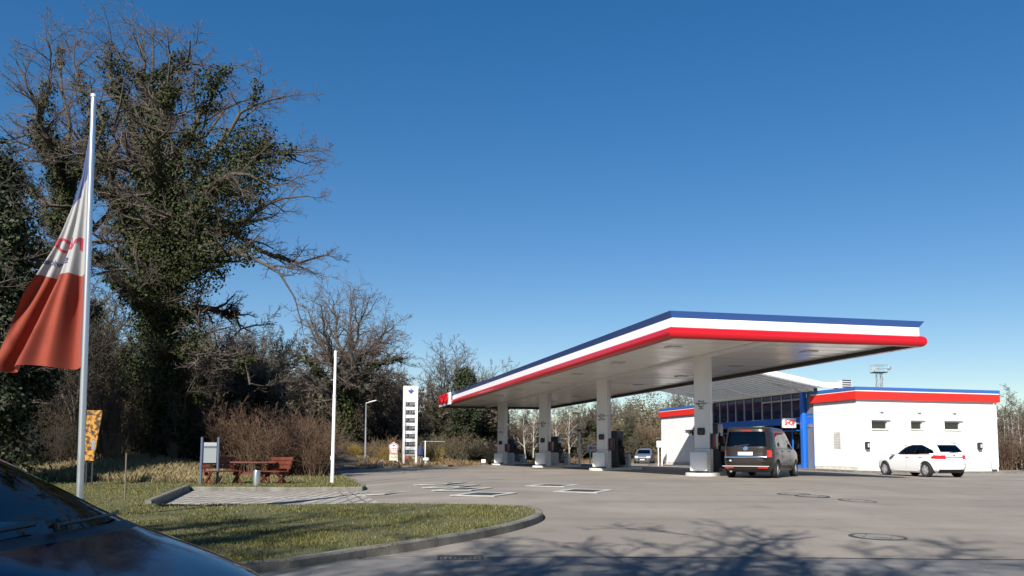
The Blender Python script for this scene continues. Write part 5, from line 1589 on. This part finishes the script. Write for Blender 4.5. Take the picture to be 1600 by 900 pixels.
# --- the big ivy-covered oaks at the left
gcfg = dict(crown_cfg(5, 13, 8, 6, wob=.16), trunk_n=5)
gcfg['len'] = [(.34, .28), (.32, .19), (.46, .32), (.46, .36)]; gcfg['ang'] = [(80, 50), (62, 34), (54, 36), (50, 36)]
big = guided_tree(11, 238, 38, [(242, 640), (250, 540), (248, 430), (242, 330)],
    [[(242, 340), (238, 250, .5), (233, 170, .5), (216, 60, 0)], [(240, 330), (248, 220, -1), (268, 120, -2), (300, 62, -3)], [(236, 330), (205, 220, 1.5), (182, 140, 2), (168, 58, 2.5)],
     [(245, 350), (285, 240, -1), (322, 150, -2), (362, 100, -2)], [(248, 380), (310, 260, 2), (375, 190, 3), (440, 150, 3.5)], [(250, 400), (330, 300, -2), (400, 240, -3), (470, 235, -4)],
     [(250, 440), (310, 365, 0), (352, 350, 0), (405, 395, 0), (510, 405, 0)], [(250, 480), (300, 420, -2.5), (370, 395, -4), (455, 455, -5)], [(248, 520), (310, 480, 1), (350, 485, 1), (400, 520, 1)],
     [(240, 430), (195, 360, -1.5), (160, 250, -2), (140, 120, -2)], [(240, 420), (200, 330, 3), (165, 270, 4), (120, 200, 5)], [(244, 380), (260, 270, 4), (330, 200, 5.5), (385, 150, 6)],
     [(246, 420), (300, 330, -4), (360, 270, -5.5), (430, 290, -6)], [(246, 450), (310, 380, 4), (390, 330, 5.5), (480, 310, 6)], [(248, 500), (215, 450, -4), (190, 400, -5), (170, 350, -5.5)],
     [(250, 560), (300, 540, -3), (350, 560, -4), (390, 600, -4.5)], [(242, 360), (245, 260, -4), (250, 170, -5.5), (262, 95, -6)], [(242, 350), (225, 240, 3.5), (240, 150, 4), (252, 50, 4.5)]],
    gcfg, .62, .27, 125000, [1, .9, .08], [1.1, .42, .3], .10,
    clumps=[(322, 145, -2, 1.0), (330, 125, -2, .7), (385, 240, -3, 1.3), (400, 215, -3, 1.0), (395, 265, -3.4, 1.4), (375, 285, -4, 1.3), (235, 130, .4, .7), (238, 190, .5, 1.0), (165, 100, 2.5, .5), (290, 250, -1, 1.2), (300, 330, -3, 1.6), (260, 420, -1.5, 1.8), (270, 500, -1.5, 1.7),
            (240, 580, -1.2, 1.6), (330, 390, -3.5, 1.3), (350, 320, -3.5, 1.6), (270, 350, -1.5, 1.8), (225, 400, -1, 1.5), (300, 420, -2.5, 1.5), (245, 300, -1, 1.5), (320, 270, -2, 1.4), (345, 235, -2.4, 1.1), (290, 380, -2.5, 1.7)])
place_tree(big, ground_pt(238, 38), 'largest ivy covered oak with a wide bare crown behind the flagpole', 0)
oak2 = guided_tree(23, 112, 41, [(112, 640), (110, 520), (106, 420), (98, 320)],
    [[(98, 330), (84, 255, 0), (68, 200, -.5), (78, 110, -1), (74, 62, -1.5)], [(96, 320), (78, 240, 0), (40, 212, 0), (12, 222, 0)], [(100, 330), (130, 230, 1), (132, 150, 1.5), (120, 70, 2)], [(92, 290), (70, 210, -2), (48, 150, -3), (18, 105, -3.5)],
     [(104, 360), (140, 290, -2), (175, 220, -3), (195, 130, -3.5)], [(104, 380), (60, 320, 2), (30, 280, 3), (-10, 250, 3.5)], [(98, 310), (105, 220, 3), (98, 140, 4), (102, 75, 4.5)], [(104, 420), (150, 350, 3), (185, 300, 4), (205, 230, 4.5)], [(106, 460), (70, 400, -3), (40, 370, -4), (0, 350, -4.5)]],
    gcfg, .46, .21, 46000, [1, .75, .03], [.75, .36, .25], .10, clumps=[(75, 215, -.3, .8), (92, 280, 0, .9), (100, 235, 0, .7), (105, 400, -.5, .9)])
place_tree(oak2, ground_pt(112, 41), 'tall ivy clad forked oak left of the flagpole', 0)
col_ivy = tree_set(31, hgt(5, 120, 27), oak_cfg(22, 6, 4, 3, spread=(.24, .10), ang1=(80, 40)), .30, 60000, [1, 1, .8], [1.1, .75, .5], .12, 1.0)
place_tree(col_ivy, ground_pt(-4, 27), 'dense dark evergreen column at the left picture edge', R(0), ivym=M_ivy_dark)
edge = tree_set(37, hgt(-60, -60, 25), crown_cfg(10, 9, 8, 6, len0=(.75, .8)), .35, 4000, [1, .2, 0], [.6, .4, .3], .13, .7)
place_tree(edge, ground_pt(-150, 25), 'bare tree reaching into the top left corner', R(200))
# --- middle trees
ivy_small = tree_set(41, hgt(405, 505, 45), crown_cfg(10, 8, 7, 5, len0=(.9, .8)), .26, 26000, [1, .95, .5], [.75, .55, .4], .14, .86, twig_scale=1.2)
place_tree(ivy_small, ground_pt(405, 45), 'ivy clad small tree behind the red brown bushes', R(0), ivym=M_ivy_dark)
place_tree(ivy_small, ground_pt(330, 50), 'ivy clad tree between the largest oak and the small ivy tree', R(130), 1.15)
gcfg2 = dict(gcfg, n=[6, 15, 9, 6]); gcfg2['len'] = [(.45, .35), (.42, .26), (.46, .32), (.46, .36)]
mid_oak = guided_tree(54, 540, 78, [(540, 690), (541, 650), (540, 610)],
    [[(540, 612), (533, 560), (524, 520), (520, 468)], [(540, 605), (552, 550, -1.5), (562, 510, -2), (574, 476, -2.5)], [(541, 615), (566, 560, 1), (588, 535, 1), (612, 512, 1)], [(541, 628), (572, 590, -1), (600, 568, -1.5), (632, 556, -2)],
     [(539, 615), (515, 560, 1), (498, 525, 1.5), (482, 490, 2)], [(539, 625), (506, 585, -1.5), (478, 560, -2), (452, 548, -2)], [(540, 640), (505, 612, 1), (470, 600, 2), (446, 606, 2)], [(541, 645), (575, 612, 2), (602, 596, 3), (622, 600, 3)],
     [(540, 610), (545, 555, 3.5), (548, 505, 4.5), (545, 465, 5)], [(540, 610), (520, 560, -4), (508, 510, -5), (500, 480, -5.5)], [(541, 618), (575, 575, 4.5), (592, 540, 5.5), (600, 508, 6)], [(540, 620), (555, 570, -4.5), (590, 545, -5.5), (605, 540, -6)]],
    gcfg2, .62, .30, 9000, [1, .4, 0], [.7, .4, .3], .2, tw=1.45)
place_tree(mid_oak, ground_pt(540, 78), 'round crowned bare oak behind the slim white pole', 0)
mid2 = tree_set(59, hgt(690, 524, 86), crown_cfg(12, 10, 8, 5, wob=.10, len0=(1.1, .85), ang0=(62, 8), t00=.25, up=.06), .40, 2500, [1, .2, 0], [.5, .4, .3], .22, .5, twig_scale=1.6)
place_tree(mid2, ground_pt(688, 86), 'fan shaped bare tree above the price sign', R(70))
ivy_mid = tree_set(61, hgt(725, 566, 84), oak_cfg(16, 8, 5, 4, spread=(.36, .2), ang1=(75, 35)), .3, 62000, [1, 1, .6], [.85, .7, .5], .16, .97, twig_scale=1.3)
place_tree(ivy_mid, ground_pt(722, 84), 'ivy smothered tree behind the far end of the canopy', R(0), ivym=M_ivy_dark)
place_tree(ivy_mid, ground_pt(752, 94), 'ivy smothered tree farther back above the canopy edge', R(160), .95, ivym=M_ivy_dark)
place_tree(mid2, ground_pt(775, 98), 'thin bare tree top above the far canopy edge', R(200), .95)
# --- wood behind: one tree of its own for every trunk
rg = random.Random(5)
back_sets = [tree_set(71, 11, crown_cfg(10, 9, 8, 5, len0=(.62, .85), ang0=(60, 8), t00=.2, up=.05), .20, 0, twig_scale=1.5),
             tree_set(73, 10, crown_cfg(10, 10, 8, 5, len0=(.70, .85), ang0=(70, 8), t00=.2, up=.04), .22, 12000, [1, .6, 0], [.5, .4, .3], .18, .7, twig_scale=1.5),
             tree_set(79, 9, crown_cfg(14, 9, 8, 5, len0=(.75, .85), ang0=(40, 8), t00=.05, up=.06), .13, 0, twig_scale=1.5)]
glab = 'bare tree in the dark wood behind the lawn and the price sign'
for i in range(104):
    px = -80 + 500*(i+rg.uniform(0, 1))/40 if i < 40 else 400 + 390*(i-40+rg.uniform(0, 1))/64
    y = rg.uniform(46, 62) if px < 420 else rg.uniform(84, 112)
    hpx = 430 if px < 150 else (490 if px < 420 else (570 if px < 640 else 590))
    hpx += rg.uniform(-15, 70)
    g_ = ground_pt(px, y); hh = pt(px, hpx, y).z-g_.z
    k = rg.randrange(3); sc = hh/[11, 10, 9][k]
    place_tree(back_sets[k], g_, glab, rg.uniform(0, 6.28), (max(sc, .8)*.9, max(sc, .8)*.9, sc), 'bare trees of the wood behind', twm=M_twig_olive if rg.random() < .6 else M_twig)
glab2 = 'bare tree in the wood behind the forecourt and canopy'
for i in range(34):
    px = 770 + 340*(i+rg.uniform(0, 1))/34
    y = rg.uniform(88, 112)
    hpx = (628 if px < 880 else (615 if px < 990 else 655)) + rg.uniform(-10, 30)
    if 1040 < px: hpx = 600+rg.uniform(0, 20)
    g_ = ground_pt(px, y); hh = max(2.5, pt(px, hpx, y).z-g_.z)
    k = rg.randrange(3); sc = hh/[11, 10, 9][k]
    place_tree(back_sets[k], g_, glab2, rg.uniform(0, 6.28), (sc, sc, sc), 'bare trees behind the forecourt', twm=M_twig_olive if rg.random() < .6 else M_twig)
for i in range(16):
    px = 1562 + 130*(i+rg.uniform(0, 1))/16; y = rg.uniform(62, 88)
    g_ = ground_pt(px, y); hh = max(3, pt(px, 612+rg.uniform(-6, 26), y).z-g_.z); k = rg.randrange(3); sc = hh/[11, 10, 9][k]
    place_tree(back_sets[k], g_, 'bare tree on the bank right of the white shop', rg.uniform(0, 6.28), (sc*1.3, sc*1.3, sc), 'bare trees on the right bank', twm=[M_twig_olive, M_twig, M_twig_olive][i % 3])
# birches with pale trunks
bir = tree_set(83, 8, oak_cfg(14, 5, 4, 3, spread=(.26, .14), ang1=(40, 25)), .10, 0, twig_scale=1.6)
blabs = ['slim pale birch just right of the farthest column', 'slim pale birch between farthest and third columns', 'slim pale birch right of the third column', 'slim pale birch near the thin pale street lamp']
for px, lab in zip((822, 833, 868, 890), blabs):
    g_ = ground_pt(px, 82); sc = (pt(px, 628, 82).z-g_.z)/8*1.15
    place_tree(bir, g_, lab, px, (sc, sc, sc), 'birches behind the canopy', bark=M_birch, name='birch')
for px in (1567, 1573, 1580, 1588, 1596):
    g_ = ground_pt(px, 60); sc = (pt(px, 655, 60).z-g_.z)/8*1.2
    place_tree(bir, g_, 'pale thin birch right of the white shop', px, (sc, sc, sc), 'birches on the right bank', bark=M_birch, name='birch')

# --- shrubs
def shrub_mesh(seed, H, n, spread, tw=1.0, lean=.25):
    T = Tree(seed); rgn = T.rg
    cfg = dict(maxlev=4, n=[0, 0, 7, 3], wob=[0, 0, .10, .2, .25], up=[0, 0, .03, .03, .0], t0=[0, 0, .2, .2], ang=[0, 0, (38, 25), (40, 35)], len=[0, 0, (.42, .22), (.5, .3)], rr=[0, 0, .6, .6], rmin=.007*tw, taper=.75)
    for i in range(n):
        a = rgn.uniform(0, 6.28); r = spread*math.sqrt(rgn.uniform())
        d = np.array([math.cos(a)*r/spread*lean+rgn.normal(0, .1), math.sin(a)*r/spread*lean+rgn.normal(0, .1), 1]); d /= np.linalg.norm(d)
        T.grow((r*math.cos(a)*.6, r*math.sin(a)*.6, -.1), d, H*rgn.uniform(.6, 1.05), .018*tw, 2, cfg)
    return T.mesh([2, 3, 4], 'stems')
SH = [shrub_mesh(101, 3.0, 60, 1.3, 1.0), shrub_mesh(103, 2.6, 70, 1.5, 1.0, .45), shrub_mesh(107, 3.4, 45, 1.0, 1.1, .18)]
def shrub(px, y, pytop, m, lab, group, k, wide=1.0, rzv=0):
    g_ = ground_pt(px, y)
    if inside(g_.x, g_.y, lawn_poly): g_.z = lawn_z(g_.x, g_.y)
    s = (pt(px, pytop, y).z-g_.z)/[3.0, 2.6, 3.4][k]
    o = bpy.data.objects.new('shrub', SH[k]); COL.objects.link(o)
    if not SH[k].materials: SH[k].materials.append(m)
    o.material_slots[0].link = 'OBJECT'; o.material_slots[0].material = m
    o.location = g_; o.rotation_euler = (0, 0, rzv); o.scale = (s*wide, s*wide, s)
    return put(o, lab, 'shrub', group)
rg = random.Random(9)
for i in range(15):
    px = 325+185*(i+rg.random())/15
    shrub(px, rg.uniform(36, 43), 655+rg.uniform(-22, 22), M_stem_red, 'red brown bare bush behind the picnic benches', 'red brown bushes behind the benches', rg.randrange(3), 1.15, rg.uniform(0, 6))
for i in range(13):
    px = 495+118*(i+rg.random())/13
    shrub(px, rg.uniform(72, 80), 690+rg.uniform(-14, 14), [M_stem_tan, M_stem_grey, M_stem_tan][i % 3], 'tan bare bush along the far road left of the price sign', 'tan bushes along the far road', rg.randrange(3), 1.3, rg.uniform(0, 6))
for px, lab in ((548, 'yellow flowering bush by the slim white pole'), (558, 'yellow flowering bush between white pole and street lamp'), (605, 'yellow flowering bush behind the house shaped sign'), (675, 'yellow flowering bush right of the hydrant')):
    shrub(px, 72, 695, M_stem_yel, lab, None, 1, 1.0, px)
for i in range(24):
    px = -30+350*(i+rg.random())/24
    shrub(px, rg.uniform(33, 44), 645+rg.uniform(-70, 62), [M_stem_grey, M_stem_grey, M_stem_tan][i % 3], 'grey brown bare thicket bush at the wood edge behind the flagpole', 'grey brown thicket bushes', [2, 2, 0, 1][i % 4], rg.uniform(.6, 1.2), rg.uniform(0, 6))
for i in range(14):
    px = -10+330*(i+rg.random())/14; g_ = ground_pt(px, rg.uniform(36, 46)); k = rg.randrange(3); sc = rg.uniform(.65, 1.0)
    place_tree(back_sets[k], g_, 'dark young tree trunk standing in the thicket at the wood edge', rg.uniform(0, 6.28), (sc, sc, sc*1.1), 'young trees in the thicket', twm=M_stem_grey)
for i in range(16):
    px = 668+120*(i+rg.random())/16
    shrub(px, rg.uniform(80, 92), 690+rg.uniform(-18, 12), [M_stem_tan, M_stem_grey, M_twig_olive, M_stem_red][i % 4], 'mixed bare bush between price sign and farthest column', 'mixed bushes right of the price sign', rg.randrange(3), 1.3, rg.uniform(0, 6))
for i in range(30):
    px = 785+250*(i+rg.random())/30
    shrub(px, rg.uniform(93, 104), 676+rg.uniform(-18, 26), [M_stem_tan, M_stem_tan, M_stem_red][i % 3], 'dry tan bush on the bank behind the pumps', 'dry bushes behind the pumps', rg.randrange(3), 1.5, rg.uniform(0, 6))
for i in range(14):
    px = 1562+80*(i+rg.random())/14
    shrub(px, rg.uniform(58, 75), 690+rg.uniform(-40, 10), [M_stem_red, M_stem_tan][i % 2], 'brown bush on the bank beyond the right end of the shop', 'brown bushes on the right bank', rg.randrange(3), 1.4, rg.uniform(0, 6))

# --- undergrowth: dark mass of stems and leaves deep in the wood
T = Tree(301); rgn = T.rg; spots = []
for i in range(2200):
    px = rgn.uniform(-120, 790); y = rgn.uniform(43, 60) if px < 420 else rgn.uniform(84, 112)
    g_ = ground_pt(px, y); spots.append((np.array([g_.x, g_.y, g_.z+abs(rgn.normal(0, 2.0 if px < 420 else 3.4))+.3]), rgn.uniform(.5, 1.3)))
o = link('undergrowth', T.leaves(120000, spots, .28, 'undergrowth'), None, mat('undergrowth_leaf', (.055, .047, .026), .8, island=.6)); put(o, kind='stuff')
T = Tree(303); rgn = T.rg; spots = []
for i in range(500):
    px = rgn.uniform(780, 1100); y = rgn.uniform(92, 118)
    g_ = ground_pt(px, y); spots.append((np.array([g_.x, g_.y, g_.z+abs(rgn.normal(0, 1.2))+.2]), rgn.uniform(.5, 1.4)))
for i in range(300):
    px = rgn.uniform(1560, 1720); y = rgn.uniform(66, 92)
    g_ = ground_pt(px, y); spots.append((np.array([g_.x, g_.y, g_.z+abs(rgn.normal(0, 1.2))+.2]), rgn.uniform(.4, 1.2)))
o = link('undergrowth', T.leaves(60000, spots, .17, 'undergrowth'), None, mat('undergrowth_tan', (.12, .10, .055), .85, island=.5)); put(o, kind='stuff')

# --- grass blades
def blades(name, pts_h, m, w=.012, seed=1, lean=.35):
    rgn = np.random.default_rng(seed)
    P = np.array([p for p, h in pts_h]); Hh = np.array([h for p, h in pts_h])[:, None]; n = len(P)
    a = rgn.uniform(0, 6.283, n); side = np.stack([np.cos(a), np.sin(a), np.zeros(n)], 1)
    b = rgn.uniform(0, 6.283, n); ln = np.stack([np.cos(b), np.sin(b), np.zeros(n)], 1)*rgn.uniform(.05, lean*2, n)[:, None]
    wd = w*rgn.uniform(.6, 1.4, n)[:, None]*(P[:, 1:2]*.05+.45)
    up = np.array([0, 0, 1.0])
    V = np.stack([P-side*wd*.5, P+side*wd*.5, P+(ln*.45+up*.6)*Hh+side*wd*.35, P+(ln+up*.95)*Hh], 1).reshape(-1, 3)
    F = np.arange(n*4).reshape(n, 4)
    o = link(name, mesh_np(name, V, F), None, m); put(o, kind='stuff'); return o
rg = random.Random(21); pts = []; straw = []
lp = [(p.x, p.y) for p in lawn_poly]
tries = 0
while len(pts) < 85000 and tries < 800000:
    tries += 1
    y = 6+34*rg.random()**1.7; x = y*rg.uniform(-.66, .04)
    if not inside(x, y, lp): continue
    cl = noise.noise(Vector((x*.9, y*.9, 5)))
    if rg.random() > .62+.7*cl: continue
    h = (.022+.03*rg.random()+.045*max(0, cl))*(1.0 if y < 22 else 1.4)
    z = lawn_z(x, y)
    (straw if rg.random() < .15+.25*max(0, -cl) else pts).append((Vector((x, y, z-.01)), h))
blades('grass', pts, M_blade, .011, 3)
blades('dry_grass', straw, mat('dry_lawn_blade', (.19, .155, .06), .8, island=.45), .011, 4)
# long straw on the mound and along the wood edge
pts = []
for i in range(26000):
    c, h, s = MOUND[rg.randrange(3)]
    x = c.x+rg.gauss(0, s*1.3); y = c.y+rg.gauss(0, s*.8)
    if inside(x, y, lp): pts.append((Vector((x, y, lawn_z(x, y)-.01)), rg.uniform(.06, .2)))
for i in range(30000):
    px = rg.uniform(-20, 345); y = rg.uniform(29, 37); x = pt(px, 706, y).x
    pts.append((Vector((x, y, (lawn_z(x, y) if inside(x, y, lp) else terrain(x, y))-.01)), rg.uniform(.08, .36)))
blades('long_dry_grass', pts, M_straw, .006, 5, .4)
# dry grass on the verges and banks behind the forecourt
pts = []
for i in range(42000):
    px = rg.uniform(560, 1040); y = rg.uniform(62, 100); x = pt(px, 706, y).x
    if inside(x, y, [(p.x, p.y) for p in apron_poly]): continue
    pts.append((Vector((x, y, terrain(x, y)-.02)), rg.uniform(.12, .5)))
for i in range(14000):
    px = rg.uniform(1555, 1700); y = rg.uniform(50, 80); x = pt(px, 706, y).x
    if inside(x, y, [(p.x, p.y) for p in apron_poly]): continue
    pts.append((Vector((x, y, terrain(x, y)-.02)), rg.uniform(.2, .6)))
blades('bank_grass', pts, mat('bank_straw', (.20, .135, .065), .85, island=.45), .010, 6, .4)

# --- bare street trees behind the viewpoint, seen by their shadows
for src, x, y, sc, rz, lab in ((mid2, -3.2, -4.0, 1.02, .3, 'bare roadside tree behind the viewpoint casting branch shadows on the forecourt'), (back_sets[0], 2.6, -4.2, 1.08, 2.1, 'bare roadside tree to the right behind the viewpoint'),
                          (back_sets[0], 8.8, -5.2, .98, 1.2, 'small bare roadside tree farther right behind the viewpoint'), (back_sets[2], 14.5, -4.8, 1.05, 3.3, 'small bare roadside tree farthest right behind the viewpoint'),
                          (mid_oak, -17.5, -3, .8, 5.0, 'bare roadside tree farthest left behind the viewpoint'), (back_sets[2], 20.5, -4.8, 1.05, 0.7, 'small bare roadside tree at the right end of the row behind the viewpoint'),
                          (back_sets[0], -6.6, -4.6, 1.15, 1.7, 'bare roadside tree between two larger ones behind the viewpoint'),
                          (mid_oak, -7.2, -6.2, .76, 2.6, 'wide crowned roadside tree set back behind the viewpoint')):
    place_tree((src[0], src[1], None), (x, y, 0), lab, rz, sc)

place_tree(oak2, (-10.4, -3.6, 0), 'ivy clad roadside tree to the left behind the viewpoint', 1.9, .70)
# ------------------------------------------------------------------ light, sky, camera
SUN_EL = R(36.75); sd = Vector((.345, .938, 0)).normalized()      # direction the shadows fall
S = -sd*math.cos(SUN_EL)+Vector((0, 0, math.sin(SUN_EL)))
sun = bpy.data.lights.new('sun', 'SUN'); sun.energy = 5.0; sun.angle = R(.53); sun.color = (1.0, .955, .89)
so = bpy.data.objects.new('sun', sun); COL.objects.link(so); so.rotation_euler = (-S).to_track_quat('-Z', 'Y').to_euler()
w = bpy.data.worlds.new('World'); scene.world = w; w.use_nodes = True
nt = w.node_tree; sk = nt.nodes.new('ShaderNodeTexSky'); sk.sky_type = 'NISHITA'; sk.sun_disc = False
sk.sun_elevation = SUN_EL; sk.sun_rotation = math.atan2(S.x, S.y)
sk.air_density = 1.0; sk.dust_density = .05; sk.ozone_density = 2.2; sk.altitude = 100
bg = nt.nodes['Background']; bg.inputs['Strength'].default_value = .080
hs = nt.nodes.new('ShaderNodeHueSaturation'); hs.inputs['Saturation'].default_value = 1.40; hs.inputs['Hue'].default_value = .508; nt.links.new(sk.outputs[0], hs.inputs['Color']); gm = nt.nodes.new('ShaderNodeGamma'); gm.inputs['Gamma'].default_value = .86; nt.links.new(hs.outputs[0], gm.inputs['Color']); nt.links.new(gm.outputs[0], bg.inputs['Color'])
cam = bpy.data.cameras.new('camera'); co = bpy.data.objects.new('camera', cam); COL.objects.link(co)
cam.sensor_width = 36; cam.sensor_fit = 'HORIZONTAL'; cam.lens = 36*FPX/1600; cam.shift_y = 150/1600; cam.clip_end = 6000; cam.clip_start = .05
Mc = Matrix.Identity(4)
for i in range(3): Mc[i][0] = _r[i]; Mc[i][1] = _u[i]; Mc[i][2] = -_f[i]
Mc[2][3] = HZ; co.matrix_world = Mc
scene.camera = co
vs = scene.view_settings; vs.view_transform = 'Standard'; vs.look = 'None'; vs.gamma = 1; vs.exposure = 0.78; vs.use_curve_mapping = False
scene.cycles.max_bounces = 9; scene.cycles.diffuse_bounces = 6; scene.cycles.transparent_max_bounces = 8
